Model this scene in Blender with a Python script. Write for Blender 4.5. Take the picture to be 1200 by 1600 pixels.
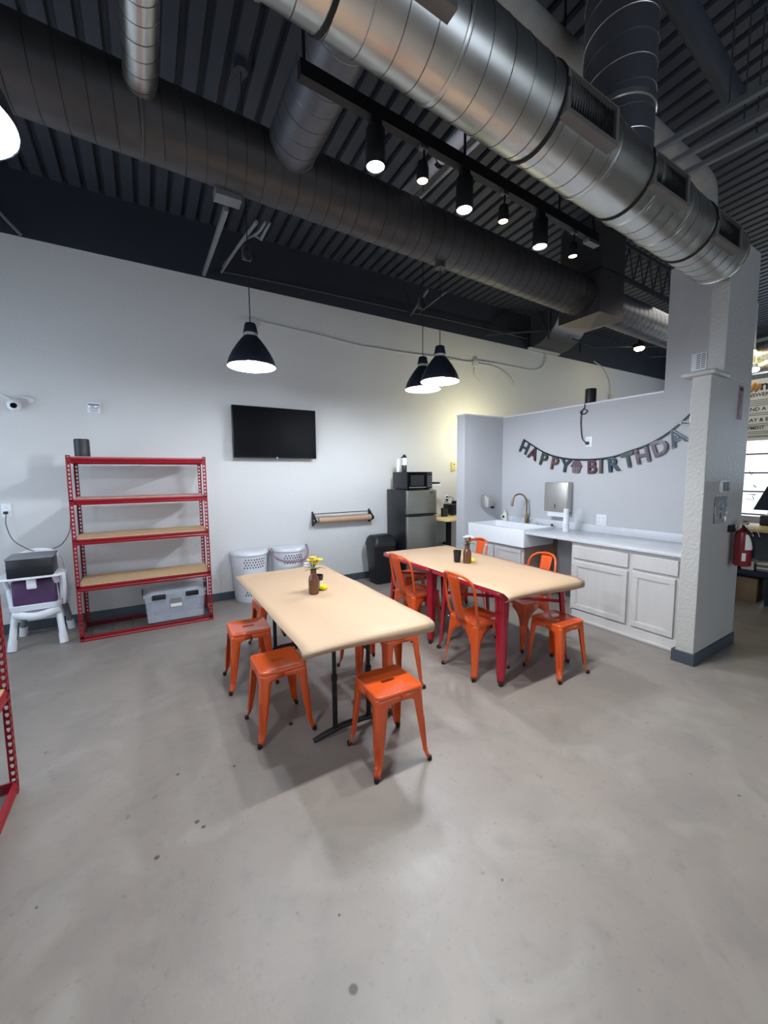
import bpy, bmesh, math, random
from math import pi, sin, cos, radians as R, sqrt
from mathutils import Vector, Matrix
random.seed(7)
scn = bpy.context.scene
for _o in list(bpy.data.objects): bpy.data.objects.remove(_o)
col = scn.collection

# ---------------------------------------------------------------- camera
YAW, PITCH, ROLL, FPX = 0.5347756, 0.0943221, -0.0079389, 625.73
_f = Vector((sin(YAW)*cos(PITCH), cos(YAW)*cos(PITCH), -sin(PITCH)))
_r = Vector((cos(YAW), -sin(YAW), 0)); _u = _r.cross(_f)
_r2 = _r*cos(ROLL) + _u*sin(ROLL); _u2 = -_r*sin(ROLL) + _u*cos(ROLL)
cd = bpy.data.cameras.new('camera'); cam = bpy.data.objects.new('camera', cd); col.objects.link(cam)
cam.matrix_world = Matrix(((_r2.x, _u2.x, -_f.x, 0), (_r2.y, _u2.y, -_f.y, 0), (_r2.z, _u2.z, -_f.z, 1.64), (0, 0, 0, 1)))
cd.sensor_fit = 'VERTICAL'; cd.sensor_height = 32; cd.sensor_width = 24; cd.lens = FPX/1600*32
cd.clip_start = 0.02; cd.clip_end = 200
scn.camera = cam
# ---------------------------------------------------------------- world, exposure
w = bpy.data.worlds.new('world'); scn.world = w; w.use_nodes = True
bg = w.node_tree.nodes['Background']; bg.inputs[0].default_value = (0.72, 0.84, 1.0, 1); bg.inputs[1].default_value = 3.0
vs = scn.view_settings; vs.view_transform = 'Standard'; vs.look = 'None'; vs.exposure = -0.42; vs.gamma = 1.0; vs.use_curve_mapping = False
cy = scn.cycles
cy.use_denoising = True; cy.max_bounces = 8; cy.diffuse_bounces = 4; cy.glossy_bounces = 4; cy.transmission_bounces = 8
cy.sample_clamp_indirect = 6.0; cy.caustics_reflective = False; cy.caustics_refractive = False
# ---------------------------------------------------------------- large area lights (daylight through the assumed left window and the far window, assumed far shop lamp, added fill behind the camera)
def area(name, loc, rot, sx, sy, power, colr):
    l = bpy.data.lights.new(name, 'AREA'); l.shape = 'RECTANGLE'; l.size = sx; l.size_y = sy; l.energy = power; l.color = colr
    o = bpy.data.objects.new(name, l); col.objects.link(o); o.location = loc; o.rotation_euler = rot
    return o
area('daylight_left', (-2.55, 3.3, 1.6), (0, R(-90), 0), 2.2, 3.6, 46, (0.62, 0.80, 1.0))  # daylight for the assumed left window, out of view
area('daylight_far', (12.9, 2.2, 1.8), (0, R(90), 0), 2.6, 3.4, 190, (0.70, 0.84, 1.0))
area('window_fill_behind', (2.0, -4.9, 1.9), (R(90), 0, 0), 7.0, 2.6, 8, (0.92, 0.95, 1.0))  # unseen light added at the rear opening as weak fill
area('overhead_fill_behind', (1.6, -.6, 3.15), (0, 0, 0), 3.0, 1.6, 10, (1.0, 0.96, 0.90))  # free-floating panel added for ambient fill, no fixture modelled
area('assumed_lamp_far', (7.4, 3.0, 4.0), (0, 0, 0), 2.0, 2.0, 40, (1.0, 0.95, 0.86))  # assumed overhead light for the far shop, no fixture modelled
L_PEND, L_TRACK, L_SPOT, L_ALC = 26.0, 38.0, 12.0, 60.0

# ---------------------------------------------------------------- materials
def lin(c): return tuple(((v/255)/12.92 if v/255 <= .04045 else ((v/255+.055)/1.055)**2.4) for v in c)
def mat(name, rgb, rough=.5, metal=0., var=.06, vscale=8., bump=0., bscale=60., spec=.5, coat=0., alpha=1., trans=0., ior=1.45, stretch=None, rvar=0.):
    m = bpy.data.materials.new(name); m.use_nodes = True; nt = m.node_tree; N = nt.nodes; L = nt.links
    p = N['Principled BSDF']; c = lin(rgb)
    p.inputs['Roughness'].default_value = rough; p.inputs['Metallic'].default_value = metal
    p.inputs['Specular IOR Level'].default_value = spec; p.inputs['Coat Weight'].default_value = coat; p.inputs['Coat Roughness'].default_value = .08
    p.inputs['Alpha'].default_value = alpha; p.inputs['Transmission Weight'].default_value = trans; p.inputs['IOR'].default_value = ior
    tc = N.new('ShaderNodeTexCoord'); mp = N.new('ShaderNodeMapping'); L.new(tc.outputs['Object'], mp.inputs[0])
    if stretch: mp.inputs['Scale'].default_value = stretch
    n = N.new('ShaderNodeTexNoise'); n.inputs['Scale'].default_value = vscale; n.inputs['Detail'].default_value = 5; L.new(mp.outputs[0], n.inputs[0])
    mx = N.new('ShaderNodeMix'); mx.data_type = 'RGBA'; L.new(n.outputs[0], mx.inputs[0])
    mx.inputs[6].default_value = (*[max(0, v*(1-var*2)) for v in c], 1); mx.inputs[7].default_value = (*[min(1, v*(1+var*2)) for v in c], 1)
    L.new(mx.outputs[2], p.inputs['Base Color'])
    if rvar:
        mr = N.new('ShaderNodeMapRange'); L.new(n.outputs[0], mr.inputs[0]); mr.inputs[3].default_value = rough-rvar; mr.inputs[4].default_value = rough+rvar
        L.new(mr.outputs[0], p.inputs['Roughness'])
    if bump:
        b = N.new('ShaderNodeTexNoise'); b.inputs['Scale'].default_value = bscale; b.inputs['Detail'].default_value = 3; L.new(tc.outputs['Object'], b.inputs[0])
        bn = N.new('ShaderNodeBump'); bn.inputs['Strength'].default_value = bump; bn.inputs['Distance'].default_value = .01
        L.new(b.outputs[0], bn.inputs['Height']); L.new(bn.outputs[0], p.inputs['Normal'])
    return m
def emis(name, rgb, strength):
    m = bpy.data.materials.new(name); m.use_nodes = True; p = m.node_tree.nodes['Principled BSDF']
    p.inputs['Base Color'].default_value = (.8, .8, .8, 1); p.inputs['Emission Color'].default_value = (*lin(rgb), 1); p.inputs['Emission Strength'].default_value = strength
    return m
M = dict(
 wall=mat('wall_paint', (206, 206, 205), .75, bump=.35, bscale=55, var=.015, vscale=1.5),
 wallg=mat('grey_wall_paint', (186, 187, 190), .7, bump=.30, bscale=60, var=.015, vscale=1.5),
 wallc=mat('column_plaster', (180, 178, 174), .42, bump=.6, bscale=48, var=.02, vscale=2),
 dark=mat('dark_ceiling_paint', (38, 43, 54), .75, var=.12, vscale=3),
 deck=mat('deck_paint', (52, 56, 66), .6, var=.12, vscale=5),
 base=mat('slate_vinyl', (66, 74, 82), .5, var=.05),
 ductk=mat('dull_black_duct', (78, 76, 77), .42, metal=.55, var=.16, vscale=6, rvar=.08),
 ductg=mat('dark_grey_duct', (98, 98, 104), .4, metal=.6, var=.08, vscale=7),
 galv=mat('galvanised_steel', (212, 211, 205), .31, metal=1., var=.07, vscale=9, rvar=.07),
 seam=mat('seam_steel', (110, 108, 104), .35, metal=.9),
 seamk=mat('seam_dark', (34, 33, 32), .5, metal=.2),
 grille=mat('grille_paint', (104, 100, 96), .5, var=.04),
 slat=mat('grille_slat', (30, 30, 32), .6),
 black=mat('black_metal', (15, 15, 17), .5, var=.1),
 blackp=mat('black_plastic', (24, 26, 30), .38, var=.08),
 rubber=mat('black_rubber', (18, 18, 18), .7),
 orange=mat('orange_enamel', (206, 80, 26), .28, var=.04, vscale=5, coat=.5),
 red=mat('crimson_enamel', (158, 14, 40), .25, var=.04, coat=.5),
 redr=mat('red_rack_paint', (132, 8, 24), .4, var=.06),
 kraft=mat('kraft_paper', (170, 144, 118), .62, var=.07, vscale=3, bump=.12, bscale=7, stretch=(1, .35, 1)),
 kraftroll=mat('kraft_roll', (184, 150, 120), .5, var=.04, vscale=30),
 board=mat('particle_board', (196, 164, 126), .7, var=.14, vscale=60),
 boardr=mat('rosy_board', (190, 150, 140), .7, var=.16, vscale=60),
 wire=mat('dark_wire', (50, 50, 54), .45, metal=.6),
 white=mat('white_plastic', (226, 229, 234), .4, var=.02),
 whitem=mat('white_enamel', (238, 240, 243), .25, var=.01, coat=.3),
 cab=mat('whitewashed_wood', (198, 196, 195), .5, var=.05, vscale=9, stretch=(1, 1, .25)),
 cabs=mat('raw_cabinet_side', (150, 128, 116), .7, var=.12, vscale=9),
 counter=mat('white_counter', (206, 208, 213), .22, var=.04, vscale=12, coat=.3),
 steel=mat('brushed_steel', (190, 188, 184), .42, metal=.8, var=.05, vscale=30, stretch=(1, 1, .05)),
 fsteel=mat('fridge_steel', (140, 140, 132), .38, metal=.85, var=.05, vscale=30, stretch=(.1, 1, 1)),
 brass=mat('brushed_brass', (150, 128, 94), .28, metal=1., var=.05),
 screen=mat('tv_glass', (5, 6, 9), .45, var=.1, spec=.06),
 bottle=mat('brown_glass', (92, 56, 36), .2, var=.1, coat=.4),
 yellow=mat('yellow_plastic', (238, 226, 30), .3, var=.03),
 petal=mat('yellow_petal', (240, 200, 30), .6, var=.1, vscale=40), petalw=mat('white_petal', (245, 240, 238), .6), petalr=mat('magenta_petal', (176, 30, 70), .6, var=.1),
 leaf=mat('green_leaf', (58, 92, 48), .55, var=.15, vscale=40),
 purple=mat('purple_vinyl', (78, 52, 88), .45, var=.08, vscale=6),
 clear=mat('clear_plastic', (226, 232, 244), .18, var=.01, alpha=.2),
 glass=mat('window_glass', (240, 245, 250), .02, var=0, alpha=.12),
 cloth=mat('canvas_wrap', (150, 148, 142), .85, var=.12, vscale=12),
 pvc=mat('white_pipe', (214, 212, 218), .45), conduit=mat('grey_conduit', (120, 122, 126), .5, metal=.3, var=.1),
 conduitw=mat('painted_conduit', (190, 190, 190), .6, var=.03), conduitd=mat('dark_conduit', (58, 60, 66), .5, var=.1),
 shade=mat('navy_shade', (28, 32, 42), .38, var=.04), shadew=mat('white_shade_inside', (240, 240, 240), .5, var=.0),
 wood=mat('light_wood', (216, 190, 134), .5, var=.07, vscale=12, stretch=(.2, 1, 1)),
 tan=mat('tan_plastic', (214, 196, 130), .5), cream=mat('cream_label', (226, 222, 210), .6, var=.05),
 ext=mat('extinguisher_red', (120, 16, 30), .3, coat=.4), carton=mat('carton', (150, 126, 98), .8, var=.08),
 mauve=mat('faded_sign_red', (150, 116, 128), .5), silverp=mat('laminate', (196, 200, 206), .15, metal=.6, bump=.8, bscale=20),
 banner=mat('sign_vinyl', (222, 222, 216), .6, var=.02), ink=mat('sign_ink', (52, 50, 50), .7), gold=mat('sign_gold', (176, 130, 70), .6),
 teal=mat('teal_foil', (36, 66, 78), .5, metal=.1), maroon=mat('maroon_foil', (84, 38, 54), .5, metal=.1), green=mat('green_foil', (48, 68, 58), .5, metal=.1),
 copper=mat('copper_foil', (100, 76, 66), .5, metal=.1), blue=mat('blue_foil', (32, 60, 84), .5, metal=.1), lilac=mat('lilac_foil', (92, 74, 88), .5, metal=.1),
 foilk=mat('dark_foil', (40, 46, 52), .35, metal=.4), foill=mat('pale_foil', (140, 136, 136), .3, metal=.6), ribbon=mat('dark_ribbon', (42, 54, 58), .3, metal=.4),
 grey=mat('grey_plastic', (120, 122, 126), .5), navy=mat('dark_navy', (34, 44, 62), .5),
)
M['bulb'] = emis('cool_bulb', (235, 244, 255), L_PEND*46)
M['tdisc'] = emis('cool_led_face', (232, 245, 255), L_TRACK)
M['sdisc'] = emis('warm_led_face', (255, 226, 150), L_SPOT*1.6)
M['farlamp'] = emis('far_warm_lamp', (255, 232, 150), 60)
# floor: sealed concrete
def floor_mat():
    m = mat('sealed_concrete', (131, 123, 117), .42, var=.05, vscale=1.3, bump=.12, bscale=22, rvar=.1)
    nt = m.node_tree; N = nt.nodes; L = nt.links; p = N['Principled BSDF']
    prev = p.inputs['Base Color'].links[0].from_socket
    tc = N.new('ShaderNodeTexCoord')
    def layer(prev, scale, lo, hi, amt, colr, detail=6, distort=0.):
        n = N.new('ShaderNodeTexNoise'); n.inputs['Scale'].default_value = scale; n.inputs['Detail'].default_value = detail; n.inputs['Distortion'].default_value = distort
        L.new(tc.outputs['Object'], n.inputs[0]); mr = N.new('ShaderNodeMapRange'); L.new(n.outputs[0], mr.inputs[0])
        mr.inputs[1].default_value = lo; mr.inputs[2].default_value = hi; mr.inputs[3].default_value = 0; mr.inputs[4].default_value = amt
        mx = N.new('ShaderNodeMix'); mx.data_type = 'RGBA'; L.new(mr.outputs[0], mx.inputs[0]); L.new(prev, mx.inputs[6]); mx.inputs[7].default_value = (*colr, 1)
        return mx.outputs[2]
    prev = layer(prev, 3.1, .48, .70, .38, (.150, .143, .135), 9, .8); prev = layer(prev, 9., .55, .72, .30, (.14, .135, .13), 9, .4)
    prev = layer(prev, 14., .70, .76, .55, (.10, .095, .09), 2)
    prev = layer(prev, 2.2, .52, .74, .32, (.36, .345, .32), 9, 1.2); prev = layer(prev, 38., .62, .70, .22, (.11, .105, .10), 3)
    # single stains that have a place of their own
    for (x, y, r) in ((.482, 1.03, .011), (.121, 1.973, .008), (.144, 1.927, .007), (-.048, 1.866, .008), (.064, 2.361, .007), (.533, 1.252, .004), (.343, 2.265, .006), (-.449, 1.874, .004), (1.153, 1.03, .004), (2.505, .711, .005)):
        vd = N.new('ShaderNodeVectorMath'); vd.operation = 'DISTANCE'; L.new(tc.outputs['Object'], vd.inputs[0]); vd.inputs[1].default_value = (x, y, 0)
        mr = N.new('ShaderNodeMapRange'); L.new(vd.outputs['Value'], mr.inputs[0]); mr.inputs[1].default_value = r; mr.inputs[2].default_value = r*1.7; mr.inputs[3].default_value = .85; mr.inputs[4].default_value = 0
        mx = N.new('ShaderNodeMix'); mx.data_type = 'RGBA'; L.new(mr.outputs[0], mx.inputs[0]); L.new(prev, mx.inputs[6]); mx.inputs[7].default_value = (.03, .03, .03, 1); prev = mx.outputs[2]
    L.new(prev, p.inputs['Base Color'])
    return m
M['floor'] = floor_mat()

# ---------------------------------------------------------------- mesh builder
class MB:
    def __init__(s): s.v = []; s.f = []; s.mi = []; s.m = 0
    def add(s, vs, fs):
        b = len(s.v); s.v += [tuple(v) for v in vs]; s.f += [tuple(i+b for i in f) for f in fs]; s.mi += [s.m]*len(fs); return s
    def box(s, x0, x1, y0, y1, z0, z1, mtx=None):
        v = [Vector((x, y, z)) for z in (z0, z1) for y in (y0, y1) for x in (x0, x1)]
        if mtx: v = [mtx @ q for q in v]
        return s.add(v, [(0, 2, 3, 1), (4, 5, 7, 6), (0, 1, 5, 4), (2, 6, 7, 3), (0, 4, 6, 2), (1, 3, 7, 5)])
    def prism(s, pts, axis, a, b):      # polygon in the plane across axis, extruded a..b
        n = len(pts)
        def P(p, t): return (t, p[0], p[1]) if axis == 0 else ((p[0], t, p[1]) if axis == 1 else (p[0], p[1], t))
        v = [P(p, a) for p in pts] + [P(p, b) for p in pts]
        return s.add(v, [tuple(range(n))[::-1], tuple(range(n, 2*n))] + [(i, (i+1) % n, (i+1) % n+n, i+n) for i in range(n)])
    def lathe(s, prof, n=24, c=(0, 0, 0), axis=2, cap0=True, cap1=True, mtx=None):
        v = []
        for (r, h) in prof:
            for i in range(n):
                a = 2*pi*i/n; p = (r*cos(a), r*sin(a), h)
                if axis == 0: p = (h, r*cos(a), r*sin(a))
                if axis == 1: p = (r*cos(a), h, r*sin(a))
                v.append(Vector((p[0]+c[0], p[1]+c[1], p[2]+c[2])))
        if mtx: v = [mtx @ q for q in v]
        f = [(j*n+i, j*n+(i+1) % n, (j+1)*n+(i+1) % n, (j+1)*n+i) for j in range(len(prof)-1) for i in range(n)]
        if cap0: f.append(tuple(range(n))[::-1])
        if cap1: f.append(tuple(range((len(prof)-1)*n, len(prof)*n)))
        return s.add(v, f)
    def tube(s, pts, r, n=8, closed=False, cap=True, sx=1., sy=1.):
        pts = [Vector(p) for p in pts]; k = len(pts); v = []; up = None
        rr = r if isinstance(r, (list, tuple)) else [r]*k
        for i, p in enumerate(pts):
            a = pts[(i-1) % k] if (i > 0 or closed) else p; b = pts[(i+1) % k] if (i < k-1 or closed) else p
            t = (b-a).normalized()
            if up is None: up = Vector((0, 0, 1)) if abs(t.z) < .9 else Vector((1, 0, 0))
            x = t.cross(up)
            if x.length < 1e-5: x = t.cross(Vector((0, 1, 0)))
            x.normalize(); y = x.cross(t).normalized(); up = y
            for j in range(n):
                q = 2*pi*j/n; v.append(p + x*cos(q)*rr[i]*sx + y*sin(q)*rr[i]*sy)
        f = [(i*n+j, i*n+(j+1) % n, ((i+1) % k)*n+(j+1) % n, ((i+1) % k)*n+j) for i in range(k if closed else k-1) for j in range(n)]
        if cap and not closed: f += [tuple(range(n))[::-1], tuple(range((k-1)*n, k*n))]
        return s.add(v, f)
    def grid(s, rows, wrap=False):
        n = len(rows[0]); v = [p for r_ in rows for p in r_]
        f = [(j*n+i, j*n+(i+1) % n, (j+1)*n+(i+1) % n, (j+1)*n+i) for j in range(len(rows)-1) for i in range(n if wrap else n-1)]
        return s.add(v, f)
    def build(s, name, m, parent=None, smooth=True, bevel=0., solid=0., kind=None, ang=35, loc=None, seg=2):
        me = bpy.data.meshes.new(name); me.from_pydata(s.v, [], s.f)
        for mm in (m if isinstance(m, (list, tuple)) else [m]): me.materials.append(mm)
        me.polygons.foreach_set('material_index', s.mi)
        bm = bmesh.new(); bm.from_mesh(me); bmesh.ops.remove_doubles(bm, verts=bm.verts, dist=1e-6); bmesh.ops.recalc_face_normals(bm, faces=bm.faces)
        if bevel:
            ed = [e for e in bm.edges if len(e.link_faces) == 2 and e.calc_face_angle(0) > R(30)]
            bmesh.ops.bevel(bm, geom=ed, offset=bevel, segments=seg, profile=.5, affect='EDGES', clamp_overlap=True)
        bm.to_mesh(me); bm.free()
        if smooth:
            me.polygons.foreach_set('use_smooth', [True]*len(me.polygons)); me.set_sharp_from_angle(angle=R(ang))
        o = bpy.data.objects.new(name, me); col.objects.link(o)
        if parent: o.parent = parent
        if loc: o.location = loc
        if solid:
            md = o.modifiers.new('thick', 'SOLIDIFY'); md.thickness = solid; md.offset = -1
        if kind: o['kind'] = kind
        return o
def thing(name, label, cat, loc=(0, 0, 0), rz=0., group=None):
    o = bpy.data.objects.new(name, None); col.objects.link(o); o.empty_display_size = .05
    o.location = loc; o.rotation_euler = (0, 0, rz); o['label'] = label; o['category'] = cat
    if group: o['group'] = group
    return o
def tag(o, label, cat, group=None):
    o['label'] = label; o['category'] = cat
    if group: o['group'] = group
    return o
def struct(o, label=None, cat=None):
    o['kind'] = 'structure'
    if label: o['label'] = label
    if cat: o['category'] = cat
    return o
def dup(root, loc, rz, label, group=None):
    def cp(o, par):
        c = o.copy(); col.objects.link(c)
        if par: c.parent = par
        for ch in [x for x in bpy.data.objects if x.parent == o]: cp(ch, c)
        return c
    r = cp(root, None); r.location = loc; r.rotation_euler = (0, 0, rz); r['label'] = label
    if group: r['group'] = group
    return r
def box(*a): return MB().box(*a)
def rsq(h, r, n=6, k=1., hy=None):      # rounded square outline
    hy = hy or h; out = []
    for (sx, sy, a0) in ((1, 1, 0), (-1, 1, pi/2), (-1, -1, pi), (1, -1, 3*pi/2)):
        for i in range(n):
            a = a0 + pi/2*i/(n-1); out.append((sx*(h-r)+r*cos(a), sy*(hy-r)+r*sin(a)))
    return out
def smooth_path(pts, n=6):             # Catmull-Rom
    P = [Vector(p) for p in pts]; P = [P[0]*2-P[1]] + P + [P[-1]*2-P[-2]]; out = []
    for i in range(1, len(P)-2):
        for k in range(n):
            t = k/n; a, b, c, d = P[i-1:i+3]
            out.append(.5*((2*b) + (c-a)*t + (2*a-5*b+4*c-d)*t*t + (3*b-a-3*c+d)*t**3))
    out.append(P[-2]); return out

# ================================================================ STRUCTURE
XL, XF, YB, YF = -2.4, 12.6, 5.515, -4.8          # inner faces: left, far, back, behind the camera
ZD = 4.67; SL = .045                              # deck height at the back wall and its rise towards the camera
def dz(y): return ZD + (YB-y)*SL
W = 4.75                                          # face of the half wall with the sink
struct(box(XL-.3, XF+.3, YF-.3, YB+.3, -.15, 0).build('floor', M['floor']))
# corrugated deck: ribs run towards the back wall, 0.156 m apart
rows0 = []; x = XL-.3
prof = []
while x < XF+.3:
    prof += [(x, .0), (x+.098, .0), (x+.112, .048), (x+.142, .048)]; x += .156
b = MB()
for y in (YF-.3, YB): rows0.append([(px+.03*(y-YB)/-10, y, dz(y)+pz) for px, pz in prof])
b.grid(rows0)
struct(b.build('ceiling', M['deck'], smooth=False, solid=-.02))
struct(box(XL-.3, XF+.3, YB, YB+.2, 0, 4.04).build('wall_back', M['wall']))
struct(box(XL-.3, XF+.3, YB+.004, YB+.2, 4.04, 4.9).build('trim_1', M['dark']))
struct(box(XL, 4.6, YB-.012, YB, 0, .105).build('baseboard_back', M['base']))
# left wall with an assumed large shop window, out of view
b = MB(); b.box(XL-.2, XL, YF-.2, 1.4, 0, 5.3); b.box(XL-.2, XL, 5.1, YB, 0, 5.3); b.box(XL-.2, XL, 1.4, 5.1, 0, .5); b.box(XL-.2, XL, 1.4, 5.1, 2.7, 5.3)
struct(b.build('wall_left', M['wall'], smooth=False))
b = MB()
for y in (1.44, 3.25, 5.06): b.box(XL-.14, XL-.06, y-.04, y+.04, .5, 2.7)
b.box(XL-.14, XL-.06, 1.4, 5.1, .5, .58); b.box(XL-.14, XL-.06, 1.4, 5.1, 2.62, 2.7)
wn = struct(b.build('assumed_window_1', M['black'], smooth=False)); 
# wall behind the camera with an assumed shop window, unseen
b = MB(); b.box(XL-.2, -1.6, YF-.2, YF, 0, 5.4); b.box(5.6, XF+.2, YF-.2, YF, 0, 5.4); b.box(-1.6, 5.6, YF-.2, YF, 3.2, 5.4); b.box(-1.6, 5.6, YF-.2, YF, 0, .4)
struct(b.build('wall_front', M['wall'], smooth=False))
# far wall with window
b = MB(); b.box(XF, XF+.2, YF, .4, 0, 5.4); b.box(XF, XF+.2, 4.1, YB, 0, 5.4); b.box(XF, XF+.2, .4, 4.1, 0, .55); b.box(XF, XF+.2, .4, 4.1, 3.3, 5.4)
struct(b.build('wall_far', M['wall'], smooth=False))
b = MB()
for y in (.45, 2.45, 3.45, 4.05): b.box(XF+.02, XF+.1, y-.035, y+.035, .55, 3.3)
for z in (.6, 1.15, 1.6, 2.05): b.box(XF+.03, XF+.09, .4, 4.1, z-.018, z+.018)
b.box(XF+.02, XF+.1, .4, 4.1, 3.23, 3.3)
win = struct(b.build('window_2', M['mauve'], smooth=False))
MB().box(XF+.05, XF+.056, .4, 4.1, .55, 3.3).build('window_pane', M['glass'], win, smooth=False)
b = MB()
for i in range(14):
    y = 2.75+random.random()*1.1; z = .95+random.random()*.95
    b.tube(smooth_path([(XF+.01, y+random.uniform(-.1, .1), z+random.uniform(-.06, .06)) for _ in range(4)], 5), .007, 5)
b.build('window_lettering', M['ink'], win, kind='stuff')

# half wall with the sink, stub wall, tall wall
b = MB(); b.box(W, W+.1, 2.205, 4.59, 0, 2.475)
struct(b.build('wall_sink', M['wallg'], smooth=False))
struct(MB().box(W, W+.08, 1.603, 1.9, 0, 3.52).box(W, W+.08, 1.9, 2.205, 0, 3.70).build('wall_tall', M['wallg'], smooth=False))
struct(MB().box(3.98, W, 4.42, 4.59, 0, 2.475).build('wall_stub', M['wallg'], smooth=False))
b = MB(); b.box(3.972, W+.11, 4.41, 4.6, 2.475, 2.492); b.box(W-.01, W+.11, 2.205, 4.41, 2.475, 2.492)
struct(b.build('trim_2', M['white'], smooth=False))
struct(MB().box(4.4, W, 4.405, 4.42, 0, .1).build('baseboard_stub', M['base'], smooth=False))
struct(MB().box(W-.012, W, 2.76, 3.44, 0, .105).build('baseboard_sink', M['base'], smooth=False))
# column: low pilaster and a taller post behind it
PC = [(3.885, 1.603), (3.893, 1.472), (4.775, 1.500), (4.775, 1.603)]
struct(MB().prism(PC, 2, 0, 2.415).build('wall_pilaster', M['wallc'], smooth=False, bevel=.006))
struct(MB().prism([(4.13, 1.602), (4.132, 1.4797), (4.775, 1.500), (4.775, 1.602)], 2, 2.415, 3.55).build('wall_column', M['wallc'], smooth=False, bevel=.006))
b = MB()
led = [(0, 0), (.035, .003), (.045, .015), (.035, .028), (0, .03)]
for o_, z_ in led[:1]: pass
b.prism([(3.845, 1.67), (3.853, 1.435), (4.17, 1.445), (4.17, 1.67)], 2, 2.405, 2.445)
struct(b.build('trim_3', M['wallc'], bevel=.014, seg=3))
b = MB(); b.prism([(3.873, 1.63), (3.881, 1.460), (4.787, 1.489), (4.787, 1.63)], 2, 0, .105)
struct(b.build('baseboard_column', M['base'], smooth=False, bevel=.004))

# ================================================================ DUCTS
def axis_mtx(p, d):                     # matrix whose local X runs along d from p
    d = Vector(d).normalized(); up = Vector((0, 0, 1)) if abs(d.z) < .9 else Vector((0, 1, 0))
    y = up.cross(d).normalized(); z = d.cross(y)
    return Matrix(((d.x, y.x, z.x, p[0]), (d.y, y.y, z.y, p[1]), (d.z, y.z, z.z, p[2]), (0, 0, 0, 1)))
def pipe(root, p, d, L, r, m, ms, pitch=.125, gaps=(), n=48, seam_r=.0022, cap=True, name='pipe'):
    mt = axis_mtx(p, d)
    MB().lathe([(r, 0), (r, L*.33), (r, L*.66), (r, L)], n, axis=0, mtx=mt, cap0=cap, cap1=cap).build(name, m, root)
    b = MB(); k = 32; T = int(L/pitch*k); run = []
    def flush(run):
        if len(run) > 2: b.tube(run, seam_r, 4)
    for i in range(T):
        s_ = i/k*pitch
        if any(a <= s_ <= c for a, c in gaps): flush(run); run = []; continue
        a = 2*pi*i/k; run.append(mt @ Vector((s_, (r+.0005)*cos(a), (r+.0005)*sin(a))))
    flush(run)
    if b.v: b.build('seam', ms, root)
def band(root, p, d, s_, r, m, wd=.02):
    MB().lathe([(r-.002, s_-wd/2), (r+.005, s_-wd/2), (r+.007, s_), (r+.005, s_+wd/2), (r-.002, s_+wd/2)], 48, axis=0, mtx=axis_mtx(p, d), cap0=False, cap1=False).build('collar', m, root)
BD = (.9988, .035, -.018)
BP = (-1.2, 1.338, 3.4186)
d1 = thing('spiral_duct', 'large shiny galvanised spiral duct running across the top of the room to the column', 'duct')
pipe(d1, BP, BD, 5.22, .188, M['galv'], M['seam'], .125, gaps=((3.39, 3.82),), name='duct_pipe')
for s_ in (1.62, 2.33, 3.38, 3.83, 4.23, 5.19): band(d1, BP, BD, s_, .188, M['galv'])
for xc in (.80, 1.87, 2.68, 3.56):     # side registers
    xc += .035; c = (xc, 1.38+.035*xc, 3.397-.018*xc); hw = .20
    rg = MB(); y0 = c[1]-.20; y1 = c[1]-.135; z0 = c[2]-.118; z1 = c[2]+.062; t = .022
    rg.box(xc-hw, xc+hw, y0, y1, z0, z0+t); tt = .008; rg.box(xc-hw, xc+hw, y0, y1, z1-tt, z1); rg.box(xc-hw, xc-hw+t, y0, y1, z0+t, z1-tt); rg.box(xc+hw-t, xc+hw, y0, y1, z0+t, z1-tt)
    ro = rg.build('register', M['grille'], d1, smooth=False, bevel=.002, seg=1)
    sb = MB(); k = 18
    for i in range(k):
        xx = xc-hw+t+(2*hw-2*t)*(i+.5)/k; sb.box(xx-.002, xx+.002, y0+.01, y0+.03, z0+t, z1-t)
    sb.box(xc-hw+t, xc+hw-t, y0+.035, y0+.037, z0+t, z1-t)
    sb.build('louvre', M['slat'], ro, smooth=False, kind='stuff')
    gb = MB(); gb.lathe([(.1885, -hw-.012), (.195, -hw-.012), (.195, -hw+.006), (.1885, -hw+.006)], 32, axis=0, mtx=axis_mtx(c, BD), cap0=False, cap1=False)
    gb.build('gasket', M['rubber'], ro)
rs = thing('riser_duct', 'dark vertical spiral duct rising from the top of the shiny duct to the ceiling', 'duct', (2.45, 1.466, 3.40))
pipe(rs, (0, 0, 0), (0, 0, 1), 1.43, .187, M['ductg'], M['galv'], .12, name='duct_pipe')
MB().lathe([(.187, .24), (.194, .245), (.194, .27), (.187, .275)], 48, cap0=False, cap1=False).build('collar', M['galv'], rs)
D2P = (-2.1, 3.12-.035*2.1, 3.887+.013); D2D = (.9994, .035, -.006)
d2 = thing('spiral_duct', 'long black-painted spiral duct hanging between the pendants and the shiny duct', 'duct')
pipe(d2, D2P, D2D, 7.02, .22, M['ductk'], M['seamk'], .124, seam_r=.003, name='duct_pipe')
for s_ in (2.2, 6.78, 6.92): band(d2, D2P, D2D, s_, .22, M['ductk'], .012)
d3 = thing('spiral_duct', 'short silvery spiral duct beyond the square black shaft near the column', 'duct')
pipe(d3, (5.35, 3.30, 3.855), D2D, 2.6, .215, M['ductg'], M['seam'], .124, name='duct_pipe')
t1 = thing('branch_duct', 'narrow bright galvanised branch duct joining the black duct at upper left', 'duct')
pipe(t1, (.10, 1.5, 3.92), (0.0, 1, 0), 1.50, .088, M['galv'], M['seam'], .1, name='duct_pipe')
t2 = thing('branch_duct', 'wide dull grey branch duct joining the black duct behind the track rail', 'duct')
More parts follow.
